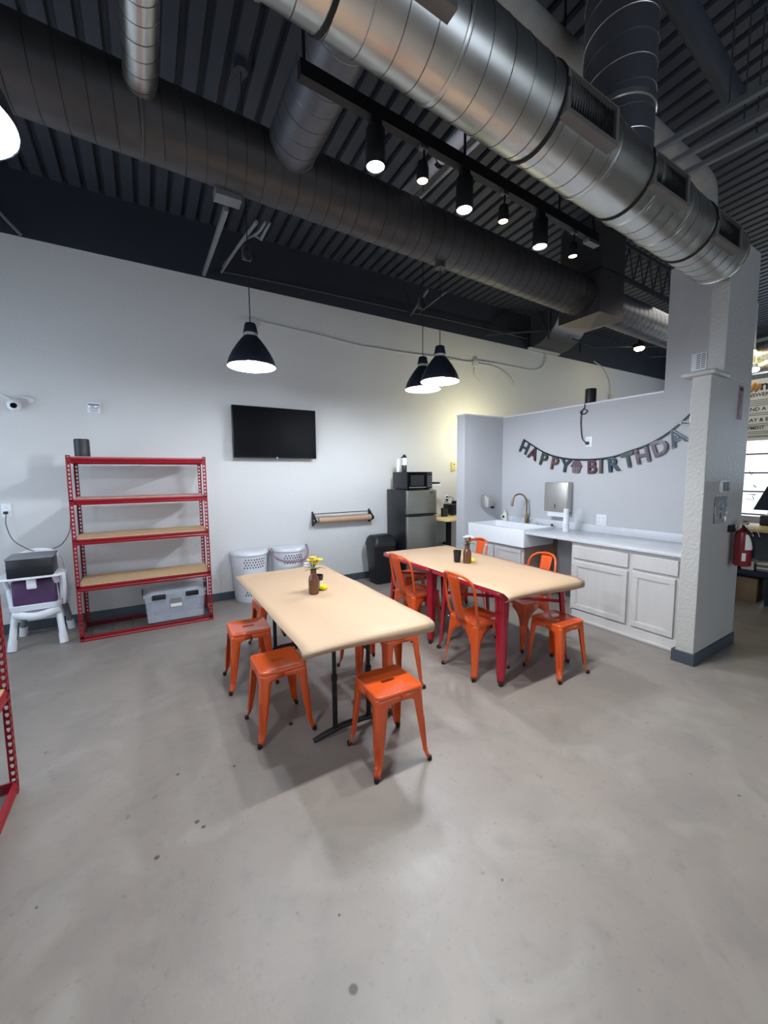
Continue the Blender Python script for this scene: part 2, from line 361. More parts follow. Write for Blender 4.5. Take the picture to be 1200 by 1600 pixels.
pipe(t2, (1.02, 1.0, 3.95), (0.0, 1, 0), 2.08, .165, M['ductg'], M['seam'], .124, name='duct_pipe')
# square shaft with shallow pyramid underside
sh = thing('duct_shaft', 'square black sheet-metal duct shaft with a shallow pyramid underside', 'duct')
sx0, sx1, sy0, sy1 = 4.85, 5.36, 3.02, 3.58
b = MB(); b.box(sx0, sx1, sy0, sy1, 3.58, 4.74)
b.build('shaft_body', M['ductk'], sh, smooth=False)
cx_, cy_ = (sx0+sx1)/2, (sy0+sy1)/2
b = MB(); b.add([(sx0-.02, sy0-.02, 3.58), (sx1+.02, sy0-.02, 3.58), (sx1+.02, sy1+.02, 3.58), (sx0-.02, sy1+.02, 3.58), (cx_, cy_, 3.51)], [(0, 1, 4), (1, 2, 4), (2, 3, 4), (3, 0, 4), (3, 2, 1, 0)])
b.build('shaft_bottom', M['grille'], sh, smooth=False)
b = MB(); b.box(sx0-.006, sx1+.006, sy0-.006, sy1+.006, 4.1, 4.112); b.build('joint', M['seamk'], sh, smooth=False)
# curved elbow through the wall top
el = thing('duct_elbow', 'black rectangular duct elbow curving down to the top of the white wall', 'duct')
a0 = []; 
for i in range(11):
    a = pi/2*i/10; a0.append((5.50-.66*sin(a), 4.075+.62*(1-cos(a))))
pts = a0 + [(4.84, 4.9), (5.50, 4.9)]
MB().prism(pts, 0, 6.6, 6.62).build('elbow_cheek', M['dark'], el, smooth=False)
MB().prism(pts, 0, 6.62, 7.5).build('elbow_body', M['ductk'], el)
MB().box(6.55, 7.45, 5.44, 5.51, 4.045, 4.075).build('mounting_angle', M['conduitw'], el, smooth=False)

# ================================================================ CEILING STEEL, PIPES
def bar(p, q, w_, h, b=None):
    b = b or MB(); p = Vector(p); q = Vector(q); L = (q-p).length; m_ = axis_mtx(p, q-p)
    return b.box(0, L, -w_/2, w_/2, -h/2, h/2, m_)
def truss(label, p, q, dep, m=M['dark'], nweb=8):
    t = thing('steel_truss', label, 'truss'); p = Vector(p); q = Vector(q)
    bar(p, q, .05, .04).build('top_chord', m, t, smooth=False)
    lo = Vector((0, 0, -dep)); bar(p+lo, q+lo, .05, .04).build('bottom_chord', m, t, smooth=False)
    b = MB(); 
    for i in range(nweb):
        a = p.lerp(q, i/nweb); c = p.lerp(q, (i+.5)/nweb)+lo; e = p.lerp(q, (i+1)/nweb)
        b.tube([a, c], .011, 6); b.tube([c, e], .011, 6)
    b.build('web', m, t, kind='stuff')
    return t
truss('dark open-web truss crossing above the right end of the shiny duct', (4.9, .2, 4.72), (9.5, .45, 4.72), .45, nweb=14)
truss('dark open-web truss beyond the tall column near the far ceiling', (5.5, 3.2, 4.66), (10.5, 3.35, 4.6), .42, nweb=18)
for i, (xx, zz, lb) in enumerate(((3.38, 4.0, 'steel strut channel nearest the vertical duct, above the shiny duct'), (3.62, 4.0, 'middle steel strut channel over the right end of the shiny duct'), (3.84, 4.0, 'steel strut channel nearest the column, over the shiny duct end'))):
    t = thing('strut_channel', lb, 'strut', group=None)
    b = bar((xx, 1.74, zz), (xx+.26, -.9, zz), .04, .012); bar((xx-.017, 1.74, zz+.015), (xx+.243, -.9, zz+.015), .006, .03, b); bar((xx+.017, 1.74, zz+.015), (xx+.277, -.9, zz+.015), .006, .03, b)
    b.build('channel', M['conduit'], t, smooth=False)
    MB().tube([(xx+.045, 1.3, zz), (xx+.045, 1.3, 4.85)], .005, 5).build('hanger_rod', M['conduitd'], t); MB().tube([(xx+.13, .4, zz), (xx+.13, .4, 4.89)], .005, 5).build('hanger_rod', M['conduitd'], t)
b = MB().tube([(2.665, 1.345, 4.4), (3.9, 1.455, 4.4)], .066, 20)
tag(b.build('ceiling_pipe', M['deck']), 'thick dark round pipe crossing the ceiling right of the vertical duct', 'pipe')
b = MB().tube(smooth_path([(-.6, 1.83, 4.42), (1.6, 1.88, 4.41), (3.2, 1.90, 4.38), (4.3, 1.91, 4.34), (4.58, 1.91, 4.32), (4.68, 1.91, 4.24), (4.70, 1.91, 4.0), (4.70, 1.91, 3.72)], 6), .085, 14)
tag(b.build('insulated_pipe', M['cloth']), 'pale canvas-wrapped pipe running just above the shiny duct', 'pipe')
wp = thing('white_pipe', 'thick white pipe with black bands above the track lights', 'pipe')
MB().tube([(2.24, 2.2, 4.22), (2.215, 3.5, 4.22)], .052, 16).build('pipe_body', M['pvc'], wp); MB().tube([(2.235, 2.5, 4.25), (2.235, 2.5, 4.79)], .005, 6).build('hanger_rod', M['black'], wp)
for y in (2.80, 3.24): MB().tube([(2.23, y, 4.22), (2.23, y+.045, 4.22)], .0535, 16, cap=False).build('black_band', M['rubber'], wp)
wp = thing('white_pipe', 'thin white pipe beside the black-banded pipe above the track', 'pipe')
MB().tube([(2.42, 2.2, 4.25), (2.38, 3.5, 4.25)], .016, 8).build('pipe_body', M['pvc'], wp); MB().tube([(2.41, 2.5, 4.25), (2.41, 2.5, 4.79)], .004, 6).build('hanger_rod', M['black'], wp)
# braces and conduits near the back wall
t = thing('brace', 'grey steel brace from the black duct down to the back wall, left one', 'brace')
bar((.64, 3.40, 3.66), (.74, 5.48, 4.06), .035, .035).build('brace_bar', M['conduit'], t, smooth=False)
box(.54, .72, 3.22, 3.33, 3.64, 3.70).build('brace_clip', M['conduit'], t, smooth=False)
t = thing('conduit_bundle', 'pair of grey conduits and box dropping from the black duct above the left pendant', 'conduit')
b = MB(); b.tube(smooth_path([(.86, 3.38, 3.62), (.87, 4.2, 3.8), (.93, 5.4, 4.10)], 4), .014, 8); b.tube(smooth_path([(.93, 3.38, 3.64), (.92, 3.6, 3.66), (.90, 4.1, 3.82), (.93, 5.3, 4.12)], 4), .011, 8)
b.build('conduit_pipe', M['conduit'], t)
b = MB(); b.tube([(.97, 3.40, 3.66), (.95, 3.6, 3.62), (.91, 3.7, 3.7)], .012, 8); b.build('conduit_elbow', M['conduit'], t)
b = MB().tube(smooth_path([(.93, 5.44, 4.12), (1.5, 5.47, 4.16), (2.6, 5.47, 4.18), (3.7, 5.47, 4.19), (3.76, 5.47, 4.14), (3.95, 5.47, 4.2), (5.6, 5.47, 4.22), (6.5, 5.47, 4.22)], 4), .011, 6)
tag(b.build('conduit', M['conduitd']), 'thin dark conduit running along the dark band above the white wall', 'conduit')
t = thing('brace', 'dark twin brace dropping to the wall top beside the right pendants', 'brace')
bar((3.0, 4.0, 3.82), (3.75, 5.46, 4.14), .03, .03).build('brace_bar', M['conduitd'], t, smooth=False)
bar((3.2, 3.9, 3.80), (3.9, 5.46, 4.2), .02, .02).build('brace_bar', M['conduitd'], t, smooth=False)
t = thing('brace', 'grey twin brace left of the black duct elbow', 'brace')
bar((5.35, 5.45, 4.1), (6.56, 5.1, 4.28), .035, .025).build('brace_bar', M['conduitd'], t, smooth=False)
bar((6.57, 5.05, 4.64), (6.57, 5.05, 4.1), .03, .03).build('brace_post', M['conduitd'], t, smooth=False)
b = MB().tube([(-1.45, 5.47, 4.62), (-.93, 5.45, 4.03)], .016, 8)
tag(b.build('conduit', M['conduit']), 'short grey conduit slanting down to the wall top at far left', 'conduit')
t = thing('hanger_frame', 'thin dark strut frame hanging right of the black elbow', 'strut')
b = MB(); b.tube([(7.9, 5.3, 4.75), (7.9, 5.3, 4.12)], .02, 6); b.tube([(7.2, 5.0, 4.2), (7.75, 4.9, 4.1), (9.2, 4.4, 4.2)], .014, 6); b.tube([(9.3, 4.8, 4.7), (9.3, 4.8, 4.2), (9.45, 4.7, 4.1), (10.5, 4.4, 4.2)], .016, 6); b.build('strut_bar', M['dark'], t)

# ================================================================ LIGHTS
def pendant(loc, label, cord_top, tilt=0.):
    t = thing('pendant_lamp', label, 'lamp', loc, 0, 'navy cone pendants over the tables')
    prof = [(.186, 0), (.190, .0), (.188, .02), (.175, .06), (.150, .11), (.118, .16), (.085, .205), (.062, .232), (.055, .24)]
    inn = [(r-.003, h) for r, h in prof[1:]][::-1]
    MB().lathe(prof[1:], 40, cap0=False, cap1=True).build('shade', M['shade'], t)
    sh = MB().lathe([(.187, .0005)] + [(r-.004, h) for r, h in prof[2:]], 40, cap0=False, cap1=True).build('shade_lining', M['shadew'], t)
    MB().lathe([(.056, .238), (.056, .25), (.053, .252), (.053, .262)], 24).build('chrome_ring', M['steel'], t)
    MB().lathe([(.058, .262), (.058, .27), (.044, .335), (.040, .34)], 24).build('socket_cap', M['shade'], t)
    MB().tube([(0, 0, .34), (0, 0, cord_top-loc[2])], .004, 6).build('cord', M['black'], t)
    MB().lathe([(.02, 0), (.05, .0), (.05, .06), (.02, .06)], 16, c=(0, 0, cord_top-loc[2])).build('ceiling_canopy', M['conduitd'], t)
    MB().lathe([(.002, -.035), (.03, -.028), (.043, .0), (.045, .03), (.036, .06), (.02, .085)], 14, cap0=True).build('bulb', M['bulb'], t)
    return t
pendant((.793, 3.43, 2.515), 'navy cone pendant lamp nearest the television, over the folding table', 4.70)
pendant((2.556, 3.213, 2.545), 'navy cone pendant lamp in front of the other, over the red tables', 3.61)
pendant((2.627, 3.594, 2.545), 'navy cone pendant lamp half hidden behind another, over the red tables', 4.68)
pendant((-.428, 1.485, 2.55), 'pendant lamp cut by the left edge of the picture, white inside showing', 3.21)
for (x, y, z, lb) in ((.793, 3.455, 3.40, 'dark knotted cord box above the pendant nearest the television'), (2.627, 3.62, 3.44, 'dark hook box above the rear pendant over the red tables')):
    t = thing('cord_box', lb, 'box', (x, y, z)); box(-.035, .035, -.02, .02, -.05, .06).build('box_body', M['conduitd'], t, bevel=.006); MB().tube(smooth_path([(.0, -.03, .05), (.03, -.03, .0), (0, -.03, -.06), (-.03, -.03, -.01), (.0, -.03, .04)], 5), .006, 6).build('cord_loop', M['black'], t)
tr = thing('light_track', 'long black ceiling track rail carrying six spotlights under the shiny duct', 'light track')
TA, TB = Vector((.69, 1.88, 3.42)), Vector((3.12, 1.99, 3.42))
bar(TA+Vector((0, 0, .035)), TB+Vector((0, 0, .035)), .036, .055).build('rail', M['black'], tr, smooth=False)
bar(TA, TB, .045, .02).build('track_channel', M['black'], tr, smooth=False)
for s_ in (.01, .42, .8):
    p = TA.lerp(TB, s_); MB().tube([p, (p.x, p.y, 4.83)], .008, 6).build('hanger_rod', M['black'], tr)
MB().tube([TB, (TB.x+.02, TB.y+.12, 3.95)], .012, 6).build('end_brace', M['black'], tr)
box(2.98, 3.12, 1.96, 2.01, 3.385, 3.41).build('track_end_feed', M['conduit'], tr, smooth=False)
for s_, lb in ((.165, 'large black cylinder spotlight nearest the left end of the track'), (.42, 'large black cylinder spotlight at the middle of the track'), (.715, 'large black cylinder spotlight nearest the right end of the track')):
    p = TA.lerp(TB, s_); t = thing('track_spotlight', lb, 'spotlight', (p.x, p.y, 3.19), 0, 'large cylinder track spotlights')
    MB().lathe([(.046, .0), (.05, .0), (.05, .17), (.047, .175), (.006, .176)], 28, cap0=False).build('housing', M['black'], t)
    MB().box(-.03, .03, -.016, .016, .176, .222).build('track_adapter', M['black'], t, smooth=False)
    MB().lathe([(.045, .006), (.002, .007)], 24, cap0=False).build('led_face', M['tdisc'], t)
    l = bpy.data.lights.new('spot', 'SPOT'); l.energy = L_TRACK*5.0; l.spot_size = R(100); l.spot_blend = .5; l.shadow_soft_size = .04; l.color = (.95, .98, 1)
    lo = bpy.data.objects.new('spot_beam', l); col.objects.link(lo); lo.parent = t; lo.location = (0, 0, -.005)
for s_, lb in ((.29, 'small warm spotlight on the left part of the track'), (.56, 'small warm spotlight between the middle and right large ones'), (.875, 'small warm spotlight at the right end of the track')):
    p = TA.lerp(TB, s_); t = thing('track_spotlight', lb, 'spotlight', (p.x, p.y, 3.235), 0, 'small warm track spotlights')
    MB().lathe([(.03, .0), (.033, .0), (.034, .06), (.026, .095), (.005, .1)], 24, cap0=False).build('housing', M['black'], t)
    MB().tube([(0, 0, .1), (.01, 0, .13), (.01, 0, .18)], .007, 8).build('swivel', M['black'], t)
    MB().box(-.02, .03, -.014, .014, .16, .18).build('track_adapter', M['conduit'], t, smooth=False)
    MB().lathe([(.029, .004), (.002, .005)], 20, cap0=False).build('led_face', M['sdisc'], t)
    l = bpy.data.lights.new('spot', 'SPOT'); l.energy = L_SPOT*2.2; l.spot_size = R(70); l.spot_blend = .6; l.shadow_soft_size = .03; l.color = (1, .86, .6)
    lo = bpy.data.objects.new('spot_beam', l); col.objects.link(lo); lo.parent = t; lo.location = (0, 0, -.005)
t = thing('ceiling_lamp', 'glaring yellow-white ceiling lamp behind the half wall', 'lamp', (8.62, 4.5, 4.08))
MB().lathe([(.002, -.03), (.06, -.02), (.09, .01), (.09, .03)], 20).build('lamp_face', M['farlamp'], t)
MB().lathe([(.1, .03), (.1, .1), (.03, .13), (.01, .55)], 20).build('lamp_body', M['black'], t)
# assumed warm lamp, fixture added unseen behind the half wall; lights the alcove
t = thing('assumed_wall_lamp', 'assumed warm lamp hidden behind the half wall, lighting the alcove', 'lamp', (4.98, 4.75, 2.18))
MB().lathe([(.05, 0), (.05, .08), (.02, .09)], 16).build('assumed_lamp_cup', M['black'], t)
MB().box(-.13, -.04, -.015, .015, .02, .05).build('assumed_lamp_arm', M['black'], t, smooth=False)
l = bpy.data.lights.new('alcove', 'POINT'); l.energy = L_ALC; l.color = (1, .92, .58); l.shadow_soft_size = .05
lo = bpy.data.objects.new('assumed_alcove_light', l); col.objects.link(lo); lo.parent = t; lo.location = (0, 0, .15)

# ================================================================ SEATING
def leg_sheet(cf, wf, sx, sy, rc=.02, zs=(), groove=0., n=5):
    """L-section sheet leg: cf(z) corner offset (x, y), wf(z) flange width (x, y)."""
    b = MB(); rows = []
    for z in zs:
        cx, cy_ = cf(z); wx, wy = wf(z); row = []
        g = groove if .07 < z < .27 else 0
        row.append((cx-wx, cy_)); row.append((cx-rc-(wx-rc)*.5, cy_))
        for i in range(n):
            a = pi/2 - pi/2*i/(n-1); dep = g if i == n//2 else 0
            row.append((cx-rc+(rc-dep)*cos(a), cy_-rc+(rc-dep)*sin(a)))
        row.append((cx, cy_-rc-(wy-rc)*.5)); row.append((cx, cy_-wy))
        rows.append([(sx*p[0], sy*p[1], z) for p in row])
    b.grid(rows); return b
def lerp(a, b, t): return a+(b-a)*max(0, min(1, t))
def interp(z, tab):
    for (z0, a), (z1, b) in zip(tab, tab[1:]):
        if z <= z1: return lerp(a, b, (z-z0)/(z1-z0))
    return tab[-1][1]
ZS = (.018, .045, .07, .085, .12, .2, .27, .29, .32, .34, .355, .37, .384, .39, .3945, .41, .432)
def rubber_foot(x, y, m, par, r=.0135):
    return MB().lathe([(r*.8, 0), (r, .004), (r, .02), (r*.85, .026)], 12, c=(x, y, 0)).build('rubber_foot', M['rubber'], par)
def make_stool(name='metal_stool'):
    t = thing(name, '', 'stool', (0, 0, 0), 0, 'orange metal stools')
    N = 6
    rings = [(.148, .425, .030), (.149, .440, .030), (.146, .4485, .029), (.140, .4505, .027), (.134, .4475, .024), (.130, .446, .022)]
    rows = [[(x, y, z) for x, y in rsq(h, r, N)] for h, z, r in rings]
    slot = [(x, y, .446) for x, y in rsq(.046, .0125, N, hy=.013)]
    rows += [slot, [(x, y, .432) for x, y, _ in slot]]
    MB().grid(rows, wrap=True).build('seat', M['orange'], t, ang=60)
    cf = lambda z: ((interp(z, [(0, .187), (.07, .168), (.43, .146)]),)*2)
    wf = lambda z: ((interp(z, [(0, .024), (.07, .034), (.20, .048), (.37, .064), (.384, .070), (.390, .088), (.394, .146), (.44, .146)]),)*2)
    for sx in (1, -1):
        for sy in (1, -1):
            lg = leg_sheet(cf, wf, sx, sy, .022, ZS, .011).build('leg', M['orange'], t, solid=.0022, ang=50)
            rubber_foot(sx*.174, sy*.174, None, lg)
            rb = []
            for off in (0, 1):
                p_ = [(cf(z)[0]+.0008, z) for z in (.075, .12, .18, .26)]
                rb.append([(sx*(c if off else c-.017), sy*(c-.017 if off else c), z) for c, z in p_])
            MB().tube([rb[0][-1]]+rb[0][-2::-1]+[(sx*(cf(.068)[0]-.002), sy*(cf(.068)[0]-.002), .066)]+rb[1], .0022, 5).build('leg_rib', M['orange'], lg)
    return t
stool0 = make_stool()
used0 = [0]
def stool(x, y, deg, label):
    if not used0[0]:
        used0[0] = 1; stool0.location = (x, y, 0); stool0.rotation_euler = (0, 0, R(deg)); stool0['label'] = label; return stool0
    return dup(stool0, (x, y, 0), R(deg), label)
stool(1.148, 1.91, -1, 'orange metal stool nearest the camera, at the end of the folding table')
stool(.675, 2.512, .5, 'orange metal stool at the near left side of the folding table')
stool(.640, 3.215, -2, 'orange metal stool at the left side of the folding table, second from the camera')
stool(.965, 3.75, 1, 'orange metal stool mostly hidden under the far left edge of the folding table')
stool(1.578, 2.548, 0, 'orange metal stool tucked under the right near corner of the folding table')
stool(1.515, 2.875, 1, 'orange metal stool deep under the folding table, only legs showing')
stool(2.863, 2.038, -1.5, 'orange metal stool at the near end of the red tables, half in shadow')
stool(2.655, 3.93, 4, 'orange metal stool at the far end of the red tables, near the fridge')

def make_chair():
    t = thing('metal_chair', '', 'chair', (0, 0, 0), 0, 'orange metal chairs')
    # local +y is the front of the chair
    def seat_out(h, r, N=6):
        out = []
        for x, y in rsq(h, r, N): out.append((x*(1+.06*y/.17) if True else x, y))
        return out
    rows = []
    for h, z, r in ((.172, .418, .05), (.176, .436, .05), (.172, .449, .048), (.160, .4515, .045), (.140, .446, .04), (.08, .442, .03), (.01, .4415, .005)):
        rows.append([(x, y, z) for x, y in seat_out(h, r)])
    b = MB().grid(rows, wrap=True); b.f.append(tuple(range(len(b.v)-24, len(b.v)))); b.mi.append(0)
    b.build('seat', M['orange'], t, ang=60)
    for sx in (1, -1):
        for sy in (1, -1):
            top = .178 if sy > 0 else .160
            cf = lambda z: (interp(z, [(0, .195), (.07, .186), (.43, top)]), interp(z, [(0, .205 if sy > 0 else .225), (.07, .190 if sy > 0 else .205), (.43, .170)]))
            wf = lambda z: (interp(z, [(0, .026), (.07, .034), (.22, .046), (.30, .064), (.35, .098), (.372, .125), (.385, .155), (.44, .16)]), interp(z, [(0, .026), (.07, .034), (.22, .046), (.30, .064), (.35, .10), (.375, .14), (.388, .168), (.44, .170)]))
            lg = leg_sheet(cf, wf, sx, sy, .034, ZS, .008, 7).build('leg', M['orange'], t, solid=.0022, ang=50)
            rubber_foot(sx*.182, sy*(.192 if sy > 0 else .212), None, lg)
    hoop = [(-.158, -.10, .43), (-.160, -.15, .47), (-.168, -.178, .58), (-.170, -.198, .70), (-.156, -.222, .785), (-.11, -.258, .832), (-.05, -.280, .846), (0, -.284, .85)]
    hoop = hoop + [(-x, y, z) for x, y, z in hoop[::-1][1:]]
    MB().tube(smooth_path(hoop, 5), .011, 10).build('back_hoop', M['orange'], t)
    rows = []
    for z, y, hw in ((.425, -.180, .054), (.50, -.198, .055), (.60, -.226, .058), (.72, -.254, .063), (.80, -.272, .067), (.842, -.282, .068)):
        rows.append([(hw*k/4, y-.010*(1-(k/4)**2), z) for k in range(-4, 5)])
    MB().grid(rows).build('back_slat', M['orange'], t, solid=.002, ang=60)
    for sx in (1, -1): MB().lathe([(.006, 0), (.007, .004), (.003, .006)], 10, axis=1, c=(sx*.154, -.182, .432)).build('rivet', M['steel'], t)
    return t
chair0 = make_chair()
used1 = [0]
def chair(x, y, deg, label):
    if not used1[0]:
        used1[0] = 1; chair0.location = (x, y, 0); chair0.rotation_euler = (0, 0, R(deg)); chair0['label'] = label; return chair0
    return dup(chair0, (x, y, 0), R(deg), label)
chair(2.345, 2.435, -88, 'orange metal chair with tall back slat at the near left side of the red tables')
chair(2.352, 3.32, -86, 'orange metal chair at the far left side of the red tables')
chair(3.09, 2.56, 84, 'orange metal chair at the near right side of the red tables')
chair(3.19, 3.55, 88, 'orange metal chair at the far right side of the red tables')

# ================================================================ TABLES
def red_table(x, y, deg, label):
    t = thing('metal_table', label, 'table', (x, y, 0), R(deg), 'red metal tables pushed together')
    rows = [[(px, py, z) for px, py in rsq(h, r, 8)] for h, z, r in ((.448, .722, .055), (.457, .724, .06), (.4575, .748, .06), (.452, .755, .056))]
    b = MB().grid(rows, wrap=True); n = 32; b.f.append(tuple(range(3*n, 4*n))); b.mi.append(0); b.f.append(tuple(range(n))); b.mi.append(0)
    b.build('tabletop', M['red'], t, ang=60)
    zs = (.02, .05, .09, .13, .3, .5, .66, .70, .722)
    cf = lambda z: ((interp(z, [(0, .408), (.08, .398), (.12, .396), (.722, .372)]),)*2)
    wf = lambda z: ((interp(z, [(0, .034), (.12, .052), (.66, .078), (.722, .09)]),)*2)
    for sx in (1, -1):
        for sy in (1, -1):
            lg = leg_sheet(cf, wf, sx, sy, .024, zs, 0, 5).build('leg', M['red'], t, solid=.003, ang=50)
            rubber_foot(sx*.396, sy*.396, None, lg, .019)
    for s_ in (1, -1):
        b = MB(); m_ = axis_mtx((-.375, -.375*s_, .552+.012*s_), (1, s_, 0)); b.box(0, .75*sqrt(2), -.004, .004, -.014, .014, m_)
        b.build('cross_brace', M['red'], t, smooth=False)
    return t
red_table(2.68, 2.475, -1.5, 'red metal cafe table nearest the camera, under kraft paper')
red_table(2.697, 3.392, -1.5, 'red metal cafe table farther away, under the same kraft paper')

def paper(name, x0, x1, y0, y1, z, label, rz=0., piv=(0, 0), drop=.055, skew=0.):
    t = MB(); rows = []
    prof = [(y0+.035, z-drop-.02), (y0+.010, z-drop-.012), (y0, z-drop+.008), (y0+.003, z-drop+.03), (y0+.018, z-.012), (y0+.045, z-.002)] + [(y0+.1+(y1-y0-.14)*k/16, z) for k in range(17)] + [(y1, z-.008)]
    nx = 14
    for (yy, zz) in prof:
        row = []
        for i in range(nx+1):
            u = i/nx; xx = x0+(x1-x0)*u
            ed = max(0, 1-min(u, 1-u)*nx/1.0)
            wv = .0016*sin(xx*9+yy*3)+.0012*sin(yy*11-xx*4)
            k_ = 1 if zz > z-.003 else 0
            dz_ = (wv+.0018)*k_ - (0 if not k_ else .006*ed*(.5+.5*sin(yy*6)))
            sk = skew*(u-.5)
            row.append((xx, yy+(sk if yy < y0+.06 else 0)+(.008*sin(u*5) if not k_ else 0), zz+dz_+(.012*sin(u*4+1) if zz < z-.02 else 0)))
        rows.append(row)
    o = t.grid(rows).build(name, M['kraft'], ang=70, solid=.0012)
    if rz:
        c, s_ = cos(rz), sin(rz)
        for v in o.data.vertices:
            dx, dy = v.co.x-piv[0], v.co.y-piv[1]; v.co.x, v.co.y = piv[0]+c*dx-s_*dy, piv[1]+s_*dx+c*dy
    return tag(o, label, 'paper', 'kraft paper table covers')
# folding table under kraft paper
ft = thing('folding_table', 'long folding table on black steel legs, covered in kraft paper, left of the red tables', 'table', (1.09, 2.86, 0))
box(-.39, .39, -.90, .90, .70, .730).build('tabletop', M['tan'], ft, bevel=.006, smooth=True)
for s_, yy in ((-1, -.64), (1, .72)):
    b = MB()
    for xx in (-.145, .095): b.tube([(xx, yy, .05), (xx, yy, .40)], .0165, 12); b.tube([(xx, yy, .38), (xx, yy, .70)], .013, 12)
    for xx in (-.145, .095): b.tube([(xx, yy, .36), (xx, yy, .395)], .020, 12)
    b.tube([(-.16, yy, .66), (.11, yy, .66)], .012, 8)
    lg = b.build('leg_frame', M['black'], ft)
    MB().tube([(-.29, yy-.0, .012), (-.22, yy, .028), (-.10, yy, .048), (.06, yy, .048), (.25, yy, .028), (.33, yy, .012)], [.014, .018, .02, .02, .018, .014], 10).build('foot_bar', M['black'], lg)
    MB().tube([(-.145, yy, .44), (-.02, yy+.30*-s_, .66)], .005, 6).build('brace', M['black'], ft)
    MB().tube([(-.02, yy+.30*-s_, .67), (.095, yy, .50)], .008, 6).build('brace', M['black'], ft)
paper('paper_cover', .645, 1.497, 1.925, 3.765, .7335, 'kraft paper sheet covering the folding table, curled over its near end', 0, drop=.05, skew=-.0)
paper('paper_cover', 2.236, 3.118, 1.962, 3.850, .7615, 'kraft paper sheet covering the red tables, curled over their near end', R(-2), (2.66, 2.9), drop=.05, skew=.02)

def vase(loc, label, flowers, rz=0):
    t = thing('flower_vase', label, 'vase', loc, rz)
    MB().lathe([(.034, 0), (.0385, .004), (.040, .02), (.040, .105), (.037, .125), (.024, .148), (.022, .175), (.026, .186), (.022, .187), (.019, .17)], 24, cap1=False).build('bottle', M['bottle'], t)
    b = MB()
    for k in range(6):
        a = k*1.1; b.tube([(0, 0, .12), (.006*cos(a), .006*sin(a), .19), (.030*cos(a), .030*sin(a), .26)], .002, 5)
    b.build('stems', M['leaf'], t, kind='stuff')
    for (dx, dy, z, kind, s_) in flowers:
        m_ = {'y': M['petal'], 'w': M['petalw'], 'r': M['petalr']}[kind]; f = MB(); npet = 6 if kind == 'y' else 12
        for q in range(npet):
            a = 2*pi*q/npet+dx*50; tilt = 1.1 if kind == 'y' else .25; L = s_; wd = s_*(.32 if kind == 'y' else .2)
            ca, sa = cos(a), sin(a); pts = []
            for u, ww in ((0, .25), (.4, 1), (.75, .8), (1, .1)):
                hh = L*u*tilt - (u*u*L*.5 if kind == 'y' else 0)
                for sg in (-1, 1): pts.append((dx+ca*L*u-sa*wd*ww*sg, dy+sa*L*u+ca*wd*ww*sg, z+hh))
            f.add(pts, [(0, 1, 3, 2), (2, 3, 5, 4), (4, 5, 7, 6)])
        f.lathe([(.002, -.004), (s_*.22, 0), (s_*.18, .008), (.002, .011)], 8, c=(dx, dy, z))
        f.build('flower', m_, t, solid=.0008)
    for k in range(9):
        a = k*2.4; L = .055+.02*(k % 3); ca, sa = cos(a), sin(a); f = MB(); z0 = .18+.008*(k % 4); pts = []
        for u, ww in ((0, .3), (.35, 1), (.7, .7), (1, .05)):
            for sg in (-1, 1): pts.append((ca*L*u-sa*.009*ww*sg, sa*L*u+ca*.009*ww*sg, z0+.05*u-.045*u*u))
        f.add(pts, [(0, 1, 3, 2), (2, 3, 5, 4), (4, 5, 7, 6)]); f.build('leaf', M['leaf'], t, solid=.0008)
    return t
vase((1.058, 2.845, .7365), 'brown bottle vase with yellow lilies on the folding table', [(-.02, .0, .245, 'y', .036), (.03, -.01, .25, 'y', .032), (.01, -.02, .225, 'y', .038), (.055, .015, .235, 'y', .036), (-.045, .01, .235, 'w', .026), (-.06, -.01, .222, 'w', .02), (.005, .02, .262, 'y', .03)])
vase((2.672, 2.915, .7615), 'brown bottle vase with white and magenta daisies on the red tables', [(-.025, 0, .258, 'w', .03), (.015, .005, .262, 'w', .03), (.04, 0, .25, 'w', .026), (.022, -.012, .238, 'r', .028), (.034, 0, .226, 'r', .022), (-.032, -.005, .212, 'r', .022)])
def cup(loc, label):
    t = thing('tumbler', label, 'cup', loc, 0, 'black tumblers on the tables')
    MB().lathe([(.030, 0), (.031, .003), (.040, .112), (.0415, .118), (.0385, .118), (.029, .006)], 24, cap1=True).build('cup_body', M['blackp'], t)
    return t
c_ = cup((1.125, 2.925, .7365), 'black tumbler with a pale label behind the bottle vase of yellow lilies')
b = MB(); rr = []
for z in (.035, .08): rr.append([(( .031+.009*z/.11+.0006)*cos(a), (.031+.009*z/.11+.0006)*sin(a), z) for a in [R(-95+k*12) for k in range(9)]])
b.grid(rr).build('label', M['cream'], c_)
cup((2.622, 3.005, .7615), 'plain black tumbler beside the vase of white and magenta daisies')
for p, lb in (((1.153, 2.895, .7365), 'yellow plastic egg beside the vase of yellow lilies'), ((2.728, 2.915, .7615), 'yellow plastic egg beside the vase of daisies')):
    t = thing('plastic_egg', lb, 'egg', p, R(-30), 'yellow plastic eggs')
    prof = [(.001, -.036), (.010, -.034), (.018, -.026), (.023, -.010), (.024, .004)]
    MB().lathe(prof, 20, axis=0, c=(0, 0, .024), cap1=False).build('egg_half', M['yellow'], t)
    MB().lathe([(.0245, .002), (.0245, .008), (.022, .018), (.016, .028), (.008, .034), (.001, .036)], 20, axis=0, c=(0, 0, .024), cap0=False).build('egg_half', M['yellow'], t)

